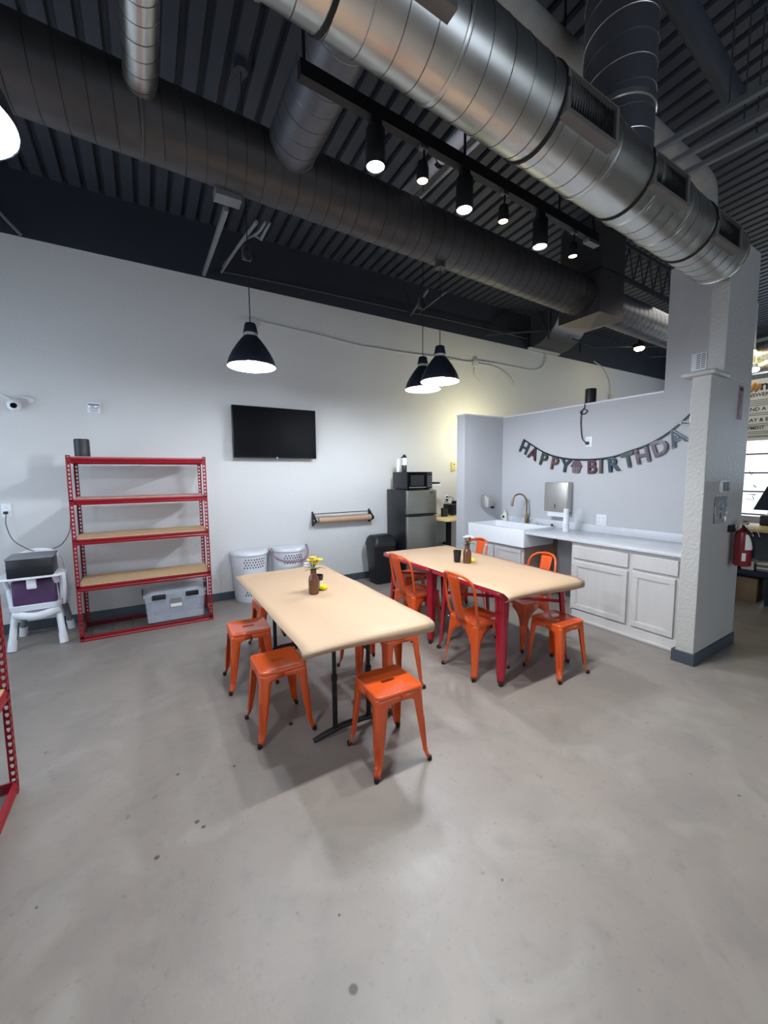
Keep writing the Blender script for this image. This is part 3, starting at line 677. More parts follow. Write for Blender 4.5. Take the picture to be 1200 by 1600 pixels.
# ================================================================ RED SHELVING
def post_mesh(sx, sy, H_):
    """angle post with punched keyholes on both flanges; corner at origin, flanges run to sx*w and sy*w"""
    b = MB(); w_ = .036; pit = .04; n = int(H_/pit)
    def flange(fn):
        for k in range(n):
            z0 = k*pit; z1 = z0+pit; zc = z0+pit*.52; xc = w_*.55
            out = [(0, z0), (w_, z0), (w_, zc), (w_, z1), (0, z1), (0, zc)]
            hole = [(xc-.0042, zc-.011), (xc+.0042, zc-.011), (xc+.0085, zc+.003), (xc+.006, zc+.011), (xc-.006, zc+.011), (xc-.0085, zc+.003)]
            v = [fn(*p) for p in out+hole]; b.add(v, [(i, (i+1) % 6, (i+1) % 6+6, i+6) for i in range(6)])
        b.add([fn(0, n*pit), fn(w_, n*pit), fn(w_, H_), fn(0, H_)], [(0, 1, 2, 3)])
    flange(lambda u, z: (sx*u, 0, z)); flange(lambda u, z: (0, sy*u, z))
    return b
def shelf_unit(loc, rz, label, L, D, H_, levels, wire_low=True, name='shelving_unit'):
    """local: x along the length 0..L, y depth 0 (front)..D"""
    t = thing(name, label, 'shelf', loc, rz)
    for (x, sx) in ((0, 1), (L, -1)):
        for (y, sy) in ((0, 1), (D, -1)):
            post_mesh(sx, sy, H_).build('post', M['redr'], t, smooth=False, solid=.0018, loc=(x, y, 0))
    for li, (z, kind) in enumerate(levels):
        hb = .055
        for y, s_ in ((.004, 1), (D-.004, -1)):
            b = MB(); pr_ = [(y, z-hb), (y+s_*.004, z-hb), (y+s_*.012, z-hb*.6), (y+s_*.012, z-hb*.45), (y+s_*.002, z-hb*.35), (y+s_*.002, z-.004), (y+s_*.016, z-.004), (y+s_*.016, z), (y-s_*.004, z), (y-s_*.004, z-hb*.3), (y+s_*.004, z-hb*.5), (y-s_*.004, z-hb*.75)]
            b.prism(pr_, 0, .003, L-.003); b.build('beam', M['redr'], t, smooth=False)
        for x, s_ in ((.004, 1), (L-.004, -1)):
            b = MB(); b.box(min(x, x+s_*.010), max(x, x+s_*.010), .004, D-.004, z-hb, z); b.build('side_beam', M['redr'], t, smooth=False)
        if kind == 'board':
            box(.018, L-.018, .014, D-.014, z-.004, z+.008).build('shelf_board', M['board' if z < 1.2 else 'boardr'], t, smooth=False)
        elif kind == 'wire':
            b = MB()
            k = 14
            for i in range(k): yy = .02+(D-.04)*i/(k-1); b.tube([(.01, yy, z-.005), (L-.01, yy, z-.005)], .0022, 4)
            for xx in [L*(j+.5)/7 for j in range(7)]: b.tube([(xx, .01, z-.009), (xx, D-.01, z-.009)], .0026, 4)
            b.build('wire_deck', M['wire'], t, kind='stuff')
            for xx in (L*.5,): box(xx-.02, xx+.02, .01, D-.01, z-.045, z-.014).build('deck_support', M['redr'], t, smooth=False)
    return t
shelf_unit((-.645, 4.832, 0), 0, 'tall red boltless shelving unit standing against the back wall with four board shelves', 1.225, .50, 1.845, [(1.825, 'board'), (1.418, 'board'), (1.026, 'board'), (.562, 'board'), (.052, 'wire')])
shelf_unit((-.66, 1.45, 0), R(90), 'red shelving unit cut off by the left edge of the picture', 1.225, .50, 1.845, [(1.825, 'board'), (1.18, 'board'), (.562, 'board'), (.058, 'wire')])
# clear tote
def tote(loc, rz, label, L, D, H_, m, lab=True, body=None):
    t = thing('storage_tote', label, 'tote', loc, rz)
    tp = .022; b = MB(); rows = []
    for z, k in ((0, 1), (.003, .2), (H_*.82, 0), (H_*.84, -.6)):
        rows.append([(x, y, z) for x, y in rsq(L/2-tp*(1-z/H_)-(.0), .03, 5, hy=D/2-tp*(1-z/H_))])
    b.grid(rows, wrap=True); n = 20; b.f.append(tuple(range(n))); b.mi.append(0)
    b.build('tote_body', body or m, t, solid=.002)
    b = MB(); rows = [[(x, y, z) for x, y in rsq(L/2+e, .035, 5, hy=D/2+e)] for e, z in ((.012, H_*.84), (.014, H_*.88), (.0, H_*.90), (-.03, H_*.91), (-.05, H_*.97), (-.06, H_))]
    b.grid(rows, wrap=True); b.f.append(tuple(range(100, 120))); b.mi.append(0); b.build('lid', m, t, solid=.002)
    for x in (-L*.27, L*.27): box(x-.065, x+.065, -D/2-.020, -D/2-.006, H_*.76, H_*.92).build('latch', M['blackp'], t, bevel=.003)
    for s_ in (1, -1): box(min(s_*(L/2+.006), s_*(L/2+.02)), max(s_*(L/2+.006), s_*(L/2+.02)), -.06, .06, H_*.76, H_*1.0).build('latch', M['blackp'], t, bevel=.003)
    for x in (-L*.38, -L*.13, L*.13, L*.38): box(x-.004, x+.004, -D/2+.006, -D/2+.014, .02, H_*.8).build('rib', m, t, smooth=False)
    if lab:
        box(-.055, .055, -D/2+.002, -D/2+.004, H_*.58, H_*.74).build('label', M['grey'], t, smooth=False)
        box(-.055, .055, -D/2+.002, -D/2+.004, H_*.45, H_*.56).build('label', M['cream'], t, smooth=False)
    return t
tote((.215, 5.06, .0555), 0, 'clear plastic storage tote with black latches on the bottom wire shelf', .60, .38, .335, M['clear'])
tote((-.92, 2.28, .571), R(90), 'pale grey tote with a dark lid on the shelf unit at the left edge', .50, .36, .30, M['grey'], False)
# black cylinders
def can(loc, label):
    t = thing('cylinder_speaker', label, 'speaker', loc, 0, 'black cylinder speakers')
    MB().lathe([(.062, 0), (.065, .004), (.065, .170), (.060, .176), (.004, .176)], 32, cap1=False).build('speaker_body', M['blackp'], t)
    MB().lathe([(.0655, .012), (.0655, .016)], 32, cap0=False, cap1=False).build('base_ring', M['rubber'], t)
    return t
can((-.53, 5.02, 1.8345), 'black cylinder speaker standing on the top left corner of the red shelving unit')
can((4.80, 3.055, 2.4925), 'black cylinder speaker standing on top of the half wall above the sink')
t = thing('cable', 'black cable looped below the cylinder speaker and plugged into the wall outlet', 'cable')
MB().tube(smooth_path([(4.735, 3.09, 2.49), (4.735, 3.09, 2.44), (4.73, 3.14, 2.39), (4.73, 3.09, 2.36), (4.73, 3.05, 2.40), (4.735, 3.11, 2.42), (4.735, 3.13, 2.33), (4.74, 3.125, 2.17), (4.735, 3.10, 2.06), (4.725, 3.045, 2.005)], 6), .0055, 6).build('cable_run', M['blackp'], t)
box(4.715, 4.74, 3.015, 3.05, 1.985, 2.02).build('plug', M['blackp'], t, bevel=.004)

# ================================================================ ON THE BACK WALL
tv = thing('television', 'wide black flat-screen television mounted on the back wall', 'television', (1.535, 5.39, 2.195))
box(-.557, .557, 0, .045, -.333, .333).build('tv_body', M['blackp'], tv, bevel=.006)
box(-.548, .548, -.003, .001, -.318, .326).build('screen', M['screen'], tv, smooth=False)
MB().lathe([(.012, 0), (.012, .004)], 12, axis=1, c=(0, -.004, -.327)).build('emblem', M['steel'], tv)
box(-.2, .2, .045, .125, -.15, .15).build('wall_mount', M['black'], tv, smooth=False)
def plate(loc, ax, label, m=M['white'], wd=.075, ht=.118, cat='outlet', sockets=2, grp=None):
    """ax 'y': on the back wall facing -y; 'x': on the sink wall facing -x; 'c': on the column facing -y"""
    t = thing('wall_outlet', label, cat, loc, 0 if ax == 'y' else R(-90))
    box(-wd/2, wd/2, -.007, 0, -ht/2, ht/2).build('cover_plate', m, t, bevel=.002)
    nx = 2 if wd > .1 else 1
    for i in range(nx):
        xx = 0 if nx == 1 else (-.028 if i == 0 else .028)
        for z in (-.026, .026):
            b = box(xx-.016, xx+.016, -.010, -.006, z-.014, z+.014)
            so = b.build('socket', m, t, bevel=.002)
            b = MB(); b.box(xx-.008, xx-.006, -.0108, -.0099, z-.005, z+.006); b.box(xx+.006, xx+.008, -.0108, -.0099, z-.005, z+.006); b.build('slots', M['rubber'], so, smooth=False)
    return t
plate((-1.248, YB, 1.30), 'y', 'white outlet at the left edge of the back wall above the high chair', wd=.08, ht=.14)
t = thing('cable', 'thin black cable from the left outlet to the box on the high chair', 'cable')
MB().tube(smooth_path([(-1.252, 5.50, 1.27), (-1.25, 5.46, 1.15), (-1.20, 5.42, 1.0), (-1.08, 5.3, .92), (-1.0, 5.20, .90)], 6), .004, 6).build('cable_run', M['blackp'], t)
box(-1.27, -1.235, 5.48, 5.503, 1.262, 1.29).build('plug', M['blackp'], t, bevel=.004)
b = MB().tube(smooth_path([(-.72, 5.44, 1.22), (-.74, 5.44, 1.05), (-.80, 5.38, .93), (-.86, 5.24, .90)], 6), .004, 6)
tag(b.build('cable', M['blackp']), 'thin black cable hanging between the red shelving and the box on the high chair', 'cable')
plate((3.065, 0, 0), 'y', 'x'); bpy.data.objects['wall_outlet.001'].location = (4.545, YB, 1.207); bpy.data.objects['wall_outlet.001']['label'] = 'white outlet with black plugs above the wooden shelf by the fridge'
t = thing('cable', 'black plugs and cord running from the alcove outlet to the coffee maker', 'cable')
b = MB(); b.box(4.53, 4.56, 5.475, 5.508, 1.165, 1.195); b.box(4.53, 4.56, 5.475, 5.508, 1.22, 1.245); b.build('plug', M['blackp'], t, bevel=.003)
MB().tube(smooth_path([(4.55, 5.47, 1.235), (4.62, 5.44, 1.22), (4.64, 5.42, 1.12), (4.60, 5.38, 1.0), (4.62, 5.36, .975)], 5), .005, 6).build('cable_run', M['blackp'], t)
t = thing('thermostat', 'small tan two-button switch box on the yellow-lit wall above the alcove outlet', 'switch', (4.69, YB, 1.762))
box(-.045, .045, -.02, 0, -.075, .075).build('switch_body', M['tan'], t, bevel=.004); box(-.02, .02, -.026, -.02, -.03, .01).build('switch_key', M['tan'], t, bevel=.002); box(.0, .03, -.024, -.02, .03, .045).build('switch_key', M['black'], t)
# strobe
t = thing('alarm_strobe', 'white square fire alarm strobe on the back wall above the red shelving', 'alarm', (-.447, YB, 2.392))
box(-.06, .06, -.03, 0, -.062, .062).build('alarm_body', M['white'], t, bevel=.005)
box(-.05, .05, -.04, -.03, -.005, .04).build('strobe_lens', M['silverp'], t, bevel=.004)
b = MB()
for k in range(5): b.box(-.035, .035, -.032, -.029, -.05+k*.009, -.047+k*.009)
b.build('sounder_slots', M['grey'], t, smooth=False)
# security camera
t = thing('security_camera', 'white round security camera on a wall bracket at upper left', 'camera', (-1.10, 5.44, 2.365))
MB().lathe([(.002, -.062), (.032, -.055), (.052, -.03), (.056, .0), (.050, .03), (.03, .052), (.002, .06)], 24, c=(0, 0, 0)).build('camera_body', M['white'], t)
MB().lathe([(.001, -.062), (.022, -.058), (.028, -.048), (.028, -.03)], 20, axis=1, c=(.005, 0, -.012), cap1=False).build('lens', M['screen'], t)
MB().tube(smooth_path([(0, .0, .055), (.02, .02, .085), (.09, .05, .085), (.12, .075, .07)], 5), .012, 10).build('bracket_arm', M['white'], t)
MB().lathe([(.028, .062), (.028, .075)], 16, axis=1, c=(.12, 0, .065)).build('bracket_base', M['white'], t)
MB().tube(smooth_path([(.0, .03, .06), (-.05, .06, .07), (-.12, .07, .12), (-.2, .072, .16)], 5), .005, 6).build('lead', M['white'], t)
# conduit run with boxes high on the wall
t = thing('junction_box', 'small grey junction box on the back wall behind the left pendant', 'box', (1.305, YB, 3.605))
box(-.05, .05, -.04, 0, -.055, .055).build('box_body', M['conduitw'], t, bevel=.004)
b = MB().tube(smooth_path([(1.35, 5.50, 3.64), (1.9, 5.50, 3.615), (2.25, 5.50, 3.60), (2.85, 5.50, 3.555), (3.1, 5.50, 3.56), (3.5, 5.50, 3.56), (4.0, 5.5, 3.575), (4.6, 5.50, 3.60), (5.0, 5.5, 3.60), (5.3, 5.5, 3.65), (6.1, 5.50, 3.66), (6.6, 5.50, 3.66), (6.9, 5.50, 3.72), (7.05, 5.50, 3.86), (7.08, 5.50, 4.04)], 5), .009, 6)
tag(b.build('conduit', M['conduitw']), 'long pale sagging conduit along the top of the white wall', 'conduit')
t = thing('junction_box', 'grey junction box on the conduit right of the twin pendants', 'box', (5.17, YB, 3.60))
box(-.05, .05, -.04, 0, -.06, .06).build('box_body', M['conduitw'], t, bevel=.004)
b = MB(); b.tube(smooth_path([(5.17, 5.50, 3.54), (5.15, 5.5, 3.45), (5.18, 5.5, 3.36), (5.28, 5.5, 3.27)], 4), .008, 6)
tag(b.build('cable', M['conduitw']), 'short grey cable end hanging from the right junction box', 'cable')
b = MB(); b.tube(smooth_path([(5.22, 5.50, 3.60), (5.62, 5.5, 3.60), (5.9, 5.5, 3.53), (6.08, 5.5, 3.43), (6.18, 5.5, 3.30)], 5), .008, 6)
tag(b.build('cable', M['conduitw']), 'long grey cable end curving down right of the junction box', 'cable')
b = MB(); b.tube(smooth_path([(4.25, 5.50, 3.2), (4.3, 5.5, 3.42), (4.5, 5.5, 3.56), (5.1, 5.5, 3.60)], 5), .008, 6)
tag(b.build('cable', M['conduitw']), 'grey cable curving from the junction box down behind the right pendant', 'cable')
t = thing('hanging_sensor', 'small pale box on a thin cord hanging on the wall above the half wall', 'sensor')
MB().tube(smooth_path([(8.7, 5.50, 4.1), (9.1, 5.50, 3.98), (9.36, 5.5, 3.70), (9.40, 5.5, 3.45)], 5), .009, 6).build('cord', M['conduitw'], t)
box(9.36, 9.46, 5.46, 5.515, 3.28, 3.44).build('box_body', M['conduitw'], t, bevel=.005)
# paper roll holder
t = thing('paper_roll_holder', 'black wall bracket holding a long roll of kraft paper', 'paper holder', (0, 0, 0))
for x in (2.055, 2.985):
    b = MB(); b.box(x-.012, x+.012, 5.495, YB, .895, 1.105); b.prism([(5.34, .985), (5.36, .955), (5.50, .90), (5.50, 1.09), (5.46, 1.07)], 0, x-.010, x+.010); b.build('bracket', M['black'], t, bevel=.003)
MB().tube([(2.05, 5.44, 1.075), (2.99, 5.44, 1.075)], .006, 8).build('cutter_bar', M['black'], t)
MB().tube([(2.03, 5.40, .985), (3.01, 5.40, .985)], .012, 10).build('spindle', M['steel'], t)
MB().lathe([(.012, 2.105), (.042, 2.105), (.042, 2.955), (.012, 2.955)], 28, axis=0, c=(0, 5.40, .985)).build('paper_roll', M['kraftroll'], t)
# hampers
def hamper(loc, label, rope=False):
    t = thing('laundry_hamper', label, 'hamper', loc, 0, 'white laundry hampers')
    def ring(k, z, n=24):            # D-shaped outline, flat side to the wall (+y)
        out = []
        for i in range(n):
            a = pi + pi*i/(n-1); out.append((.235*k*cos(a), .10*k+.30*k*sin(a)*1.0, z))
        return out
    def back(k, z): return [(.235*k, .12*k, z), (-.235*k, .12*k, z)]
    b = MB(); rows = [ring(k, z)+back(k, z) for k, z in ((.80, .0), (.84, .02), (.93, .40), (.97, .60), (1.0, .605), (1.0, .625))]
    n = len(rows[0]); b.grid(rows, wrap=True); b.f.append(tuple(range(n))); b.mi.append(0)
    b.build('hamper_body', M['white'], t, solid=.003, ang=40)
    b = MB(); rows = [ring(k, z)+back(k, z) for k, z in ((1.03, .612), (1.05, .615), (1.05, .64), (1.0, .655), (.90, .660), (.5, .662))]
    b.grid(rows, wrap=True); b.f.append(tuple(range(5*n, 6*n))); b.mi.append(0); b.build('lid', M['white'], t, ang=40)
    b = MB()
    for z0, nr in ((.46, 4), (.10, 2)):
        for r_ in range(nr):
            z = z0+r_*.034
            for i in range(8):
                a = R(-84+ (i+.5*(r_ % 2))*9.5); k = .84+.13*(z/.6)+.004
                x = .235*k*cos(a+pi*0); x = .235*k*sin(R(-30)+ (i+.5*(r_ % 2))*.155); y = .10*k-.30*k*sqrt(max(0, 1-(x/(.235*k))**2))
                b.add([(x-.006, y-.003, z-.008), (x+.006, y-.003, z-.008), (x+.007, y-.003, z), (x+.006, y-.003, z+.013), (x-.006, y-.003, z+.013), (x-.007, y-.003, z)], [(0, 1, 2, 3, 4, 5)])
    b.build('vent_holes', M['black'], t, smooth=False, kind='stuff')
    if rope:
        pts = [(-.25, -.03, .66), (-.265, -.10, .60), (-.21, -.22, .54), (-.08, -.27, .50), (.08, -.265, .505), (.18, -.20, .53), (.24, -.08, .60), (.25, .02, .66)]
        MB().tube(smooth_path(pts, 6), .013, 8).build('strap', M['mauve'], t)
        MB().tube(smooth_path([(-.02, -.2, .668), (.05, -.26, .62), (.16, -.22, .56)], 5), .004, 6).build('string', M['white'], t)
    return t
hamper((1.13, 5.36, 0), 'white plastic laundry hamper with slotted side nearest the red shelving')
hamper((1.65, 5.36, 0), 'white plastic laundry hamper with a faded red strap across its front', True)
bpy.data.materials['faded_sign_red']
# trash can
t = thing('trash_can', 'black plastic swing-top trash can beside the fridge', 'trash can', (3.02, 5.2, 0))
rows = [[(x, y, z) for x, y in rsq(h, .05, 6, hy=h2)] for h, h2, z in ((.145, .13, 0), (.150, .135, .01), (.185, .165, .555), (.192, .172, .56), (.192, .172, .58))]
b = MB().grid(rows, wrap=True); b.f.append(tuple(range(24))); b.mi.append(0); b.build('can_body', M['blackp'], t)
rows = [[(x*kx, y*ky, z) for x, y in rsq(.19, .05, 6, hy=.17)] for kx, ky, z in ((1.03, 1.03, .575), (1.03, 1.03, .60), (.99, .98, .63), (.92, .82, .69), (.80, .55, .725), (.55, .25, .735))]
b = MB().grid(rows, wrap=True); b.f.append(tuple(range(120, 144))); b.mi.append(0); b.build('swing_lid', M['blackp'], t)
MB().tube([(.10, -.13, .655), (.15, -.12, .65)], .016, 8).build('lid_grip', M['black'], t)
MB().lathe([(.194, .568), (.196, .572)], 4, cap0=False, cap1=False)
# fridge, microwave etc.
t = thing('refrigerator', 'two-door stainless steel fridge with black sides, microwave on top', 'fridge', (3.575, 0, 0))
box(-.27, .27, 4.955, 5.48, .02, 1.40).build('cabinet', M['blackp'], t, bevel=.006)
for z0, z1 in ((1.035, 1.395), (.06, 1.005)): box(-.272, .272, 4.895, 4.95, z0, z1).build('door', M['fsteel'], t, bevel=.012, seg=3)
b = MB(); b.prism([(-.272, 1.03), (-.272, 1.018), (-.05, 1.006), (.272, 1.018), (.272, 1.034), (-.05, 1.024)], 1, 4.885, 4.94); b.build('handle_strip', M['blackp'], t, smooth=False)
box(.14, .20, 4.891, 4.896, 1.35, 1.362).build('emblem', M['black'], t, smooth=False)
for x in (-.2, .2): box(x-.03, x+.03, 4.95, 5.45, 0, .02).build('foot', M['black'], t)
t = thing('microwave', 'black countertop microwave oven sitting on the fridge', 'microwave', (3.53, 4.90, 1.4045))
box(-.215, .235, .02, .42, .012, .265).build('microwave_body', M['blackp'], t, bevel=.005)
box(-.215, .13, 0, .022, .014, .263).build('door', M['screen'], t, bevel=.004)
box(-.165, .075, -.003, .001, .06, .215).build('door_window', M['slat'], t, smooth=False)
box(-.195, .11, -.010, -.002, .030, .040).build('handle_bar', M['steel'], t)
box(.132, .233, 0, .022, .014, .263).build('control_panel', M['blackp'], t, bevel=.003)
b = MB()
for i in range(5):
    for j in range(3): b.box(.148+j*.026, .166+j*.026, -.002, .001, .045+i*.035, .06+i*.035)
b.build('buttons', M['grey'], t, smooth=False, kind='stuff')
for x in (-.18, .2): box(x-.015, x+.015, .05, .38, 0, .014).build('foot', M['rubber'], t)
t = thing('thermos', 'tall black and silver thermos bottle with white cup beside it on the microwave', 'bottle', (3.40, 5.12, 1.670))
MB().lathe([(.036, 0), (.037, .004), (.037, .10), (.036, .102)], 20).build('lower_body', M['blackp'], t)
MB().lathe([(.036, .102), (.036, .205), (.030, .215)], 20).build('upper_body', M['white'], t)
MB().lathe([(.036, .212), (.036, .23), (.02, .25), (.014, .262)], 20).build('cap', M['blackp'], t)
box(-.055, -.02, -.01, .01, .215, .228).build('spout', M['blackp'], t)
MB().lathe([(.03, 0), (.033, .19), (.03, .2)], 16, c=(-.075, .05, 0)).build('white_sleeve', M['white'], t)
t = thing('tray', 'small black tray with white papers sticking out beside the microwave', 'tray', (3.86, 5.1, 1.4045))
box(-.06, .14, -.12, .12, .05, .075).build('paper_stack', M['white'], t, smooth=False); box(-.05, .12, -.12, .12, .078, .105).build('tray_top', M['blackp'], t, bevel=.004); box(-.06, -.02, -.05, .05, 0, .05).build('tray_foot', M['blackp'], t)
t = thing('wall_table', 'narrow light-wood shelf table with a black leg beside the fridge', 'table')
box(3.87, 4.72, 4.66, 5.45, .915, .95).build('tabletop', M['wood'], t, bevel=.004)
box(4.06, 4.13, 4.88, 4.93, 0, .915).build('leg', M['black'], t, smooth=False); box(4.60, 4.65, 4.88, 4.93, 0, .915).build('leg', M['black'], t, smooth=False); box(3.90, 3.94, 5.38, 5.43, 0, .915).build('leg', M['black'], t, smooth=False)
t = thing('pencil_cup', 'dark mesh cup on the light-wood shelf table', 'cup', (4.125, 5.05, .9505))
MB().lathe([(.055, 0), (.055, .135), (.051, .135), (.050, .006)], 24).build('cup_body', M['wire'], t)
t = thing('coffee_maker', 'black coffee maker half hidden behind the stub wall', 'coffee maker', (4.40, 5.18, .9505))
box(-.10, .17, -.12, .12, .02, .185).build('machine_body', M['blackp'], t, bevel=.015); box(.02, .10, -.05, .05, .185, .235).build('lid_knob', M['blackp'], t, bevel=.01)
for x in (-.07, .06, .15): MB().lathe([(.018, 0), (.02, .022)], 10, c=(x, -.08, 0)).build('foot', M['rubber'], t)
t = thing('hook_rack', 'small black hooks on the wall between the fridge and the alcove outlet', 'hook')
for z in (1.02, 1.10): MB().lathe([(.04, 0), (.05, .02), (.05, .03), (.02, .05)], 14, c=(4.03, 5.38, z)).build('hook', M['blackp'], t)
MB().tube([(4.03, 5.38, .9505), (4.03, 5.38, 1.16)], .006, 8).build('stand', M['black'], t)
t = thing('plug_cluster', 'black cable plug low on the wall under the light-wood shelf table', 'plug')
b = MB(); b.box(4.46, 4.52, 5.44, 5.5, .40, .44); b.tube(smooth_path([(4.5, 5.44, .42), (4.58, 5.4, .36), (4.62, 5.38, .25), (4.6, 5.4, .02)], 5), .012, 6); b.build('plug_body', M['blackp'], t)

# ================================================================ SINK WALL
cb = thing('base_cabinet', 'whitewashed base cabinet with two doors and two drawers right of the sink', 'cabinet')
y0, y1 = 1.68, 2.757; xf = 4.105
b = MB(); b.box(xf, W-.002, y0, y1, .10, .865); b.build('cabinet_body', M['cab'], cb, smooth=False)
box(4.08, W-.002, y0, y1-.03, .012, .10).build('toe_kick', M['cab'], cb, smooth=False)
box(4.045, 4.08, y0, y1-.05, 0.004, .022).build('base_strip', M['cab'], cb, smooth=False)
def door(par, ya, yb, za, zb, m=M['cab'], x=xf, inset=.055):
    d = MB(); d.box(x-.014, x, ya, yb, za, zb); o = d.build('door', m, par, smooth=False)
    for (a, c, e, g) in ((ya, yb, za, za+inset), (ya, yb, zb-inset, zb), (ya, ya+inset, za+inset, zb-inset), (yb-inset, yb, za+inset, zb-inset)):
        box(x-.024, x-.0135, a, c, e, g).build('door_frame', m, o, bevel=.003, smooth=False, seg=1)
    t_ = .008
    b = MB()
    for (a, c, e, g) in ((ya+inset, yb-inset, za+inset, za+inset+t_), (ya+inset, yb-inset, zb-inset-t_, zb-inset), (ya+inset, ya+inset+t_, za+inset+t_, zb-inset-t_), (yb-inset-t_, yb-inset, za+inset+t_, zb-inset-t_)): b.box(x-.019, x-.0135, a, c, e, g)
    b.build('door_bead', m, o, smooth=False)
    return o
door(cb, 2.14, 2.735, .115, .655); door(cb, 1.715, 2.095, .115, .665)
box(xf-.02, xf, 2.14, 2.735, .690, .832).build('drawer', M['cab'], cb, bevel=.004, smooth=False); box(xf-.02, xf, 1.70, 2.095, .695, .836).build('drawer', M['cab'], cb, bevel=.004, smooth=False)
box(xf, W-.002, y1, y1+.006, .02, .865).build('side_panel', M['cab'], cb, smooth=False)
sc_ = thing('sink_cabinet', 'whitewashed cabinet with two doors under the white sink', 'cabinet')
b = MB(); b.box(4.10, W-.002, 3.43, 4.415, .10, .69); b.build('cabinet_body', M['cab'], sc_, smooth=False)
box(4.14, W-.002, 3.44, 4.415, 0, .10).build('toe_kick', M['cab'], sc_, smooth=False)
box(4.10, W-.002, 3.415, 3.430, .0, .865).build('side_panel', M['cabs'], sc_, smooth=False)
door(sc_, 3.46, 3.91, .12, .66, x=4.10, inset=.05); door(sc_, 3.93, 4.38, .12, .66, x=4.10, inset=.05)
ct = thing('countertop', 'white stone-look countertop with backsplash running from sink to column', 'countertop')
box(4.065, W-.002, 1.64, 3.385, .872, .905).build('counter_slab', M['counter'], ct, bevel=.004)
box(4.65, W-.002, 3.385, 4.415, .872, .905).build('counter_slab', M['counter'], ct, bevel=.003)
box(W-.022, W-.001, 1.64, 4.415, .905, 1.0).build('backsplash', M['counter'], ct, bevel=.002)
# farmhouse sink
sk = thing('farmhouse_sink', 'deep white apron-front farmhouse sink at the corner of the stub wall', 'sink')
X0, X1, Y0, Y1, Z0, Z1 = 4.045, 4.64, 3.392, 4.412, .70, .925
b = MB(); out = [(x+(X0+X1)/2, y+(Y0+Y1)/2) for x, y in rsq((X1-X0)/2, .02, 5, hy=(Y1-Y0)/2)]
inn = [(x+(X0+X1)/2+.0, y+(Y0+Y1)/2) for x, y in rsq((X1-X0)/2-.035, .04, 5, hy=(Y1-Y0)/2-.035)]
inb = [(x+(X0+X1)/2+.0, y+(Y0+Y1)/2) for x, y in rsq((X1-X0)/2-.055, .05, 5, hy=(Y1-Y0)/2-.055)]
rows = [[(x, y, z) for x, y in o_] for o_, z in ((out, Z0), (out, Z1-.006), ([(p[0]*.999+q[0]*.001, p[1]*.9+q[1]*.1) for p, q in zip(out, inn)], Z1), (inn, Z1), (inn, Z1-.006), (inb, Z0+.03))]
b.grid(rows, wrap=True); n = 20; b.f.append(tuple(range(n))); b.mi.append(0); b.f.append(tuple(range(5*n, 6*n))); b.mi.append(0)
b.build('basin', M['whitem'], sk, ang=40)
MB().lathe([(.04, 0), (.045, .004), (.02, .006)], 20, c=((X0+X1)/2, (Y0+Y1)/2, Z0+.03)).build('drain', M['steel'], sk)
fc = thing('faucet', 'tall brushed-brass gooseneck faucet behind the white sink', 'faucet', (4.675, 3.88, .9055))
MB().lathe([(.03, 0), (.03, .008), (.022, .012)], 20).build('base_plate', M['brass'], fc); 
box(-.025, .025, -.09, .09, 0, .006).build('deck_plate', M['brass'], fc, bevel=.002)
MB().lathe([(.021, .006), (.024, .05), (.022, .12), (.014, .16)], 20).build('faucet_body', M['brass'], fc)
MB().tube(smooth_path([(0, 0, .15), (0, 0, .30), (-.01, .005, .36), (-.06, .02, .42), (-.12, .04, .435), (-.18, .06, .41), (-.205, .07, .35)], 6), .0115, 12).build('spout', M['brass'], fc)
MB().tube([(-.203, .069, .355), (-.215, .073, .30), (-.218, .074, .265)], [.014, .018, .021], 14).build('spray_head', M['brass'], fc)
MB().tube([(0, -.02, .075), (-.01, -.05, .10), (-.02, -.08, .135)], [.012, .008, .007], 10).build('lever', M['brass'], fc)
t = thing('soap_bottle', 'clear soap bottle with dark label and white pump in the corner by the sink', 'bottle', (4.69, 4.29, .9055))
MB().lathe([(.034, 0), (.037, .01), (.037, .10), (.028, .13), (.012, .14), (.012, .15)], 20).build('bottle_body', M['cream'], t)
b = MB(); b.lathe([(.001, -.038), (.02, -.0378)], 16, axis=0, c=(0, 0, .075)); b.build('label', M['black'], t)
MB().lathe([(.013, .15), (.013, .165), (.005, .168), (.005, .185)], 12).build('pump_collar', M['white'], t); box(-.035, .01, -.006, .006, .183, .193).build('pump_head', M['white'], t, bevel=.002)
for y, lb, m_ in ((3.70, 'small chrome tap button right of the brass faucet', M['steel']), (3.64, 'white soap pump top set in the counter right of the faucet', M['white']), (3.46, 'small black stopper on the counter between sink and cups', M['blackp'])):
    t = thing('sink_fitting', lb, 'fitting', (4.685, y, .9055)); MB().lathe([(.016, 0), (.016, .02), (.011, .03), (.011, .045), (.003, .05)], 14).build('fitting_body', m_, t); MB().tube([(0, 0, .035), (-.03, 0, .04)], .006, 8).build('nozzle', m_, t)
t = thing('paper_dish', 'small clear tray leaning on the backsplash left of the faucet', 'tray', (4.715, 4.10, .9055)); box(-.012, .0, -.09, .09, 0, .075).build('tray_body', M['clear'], t, bevel=.003)
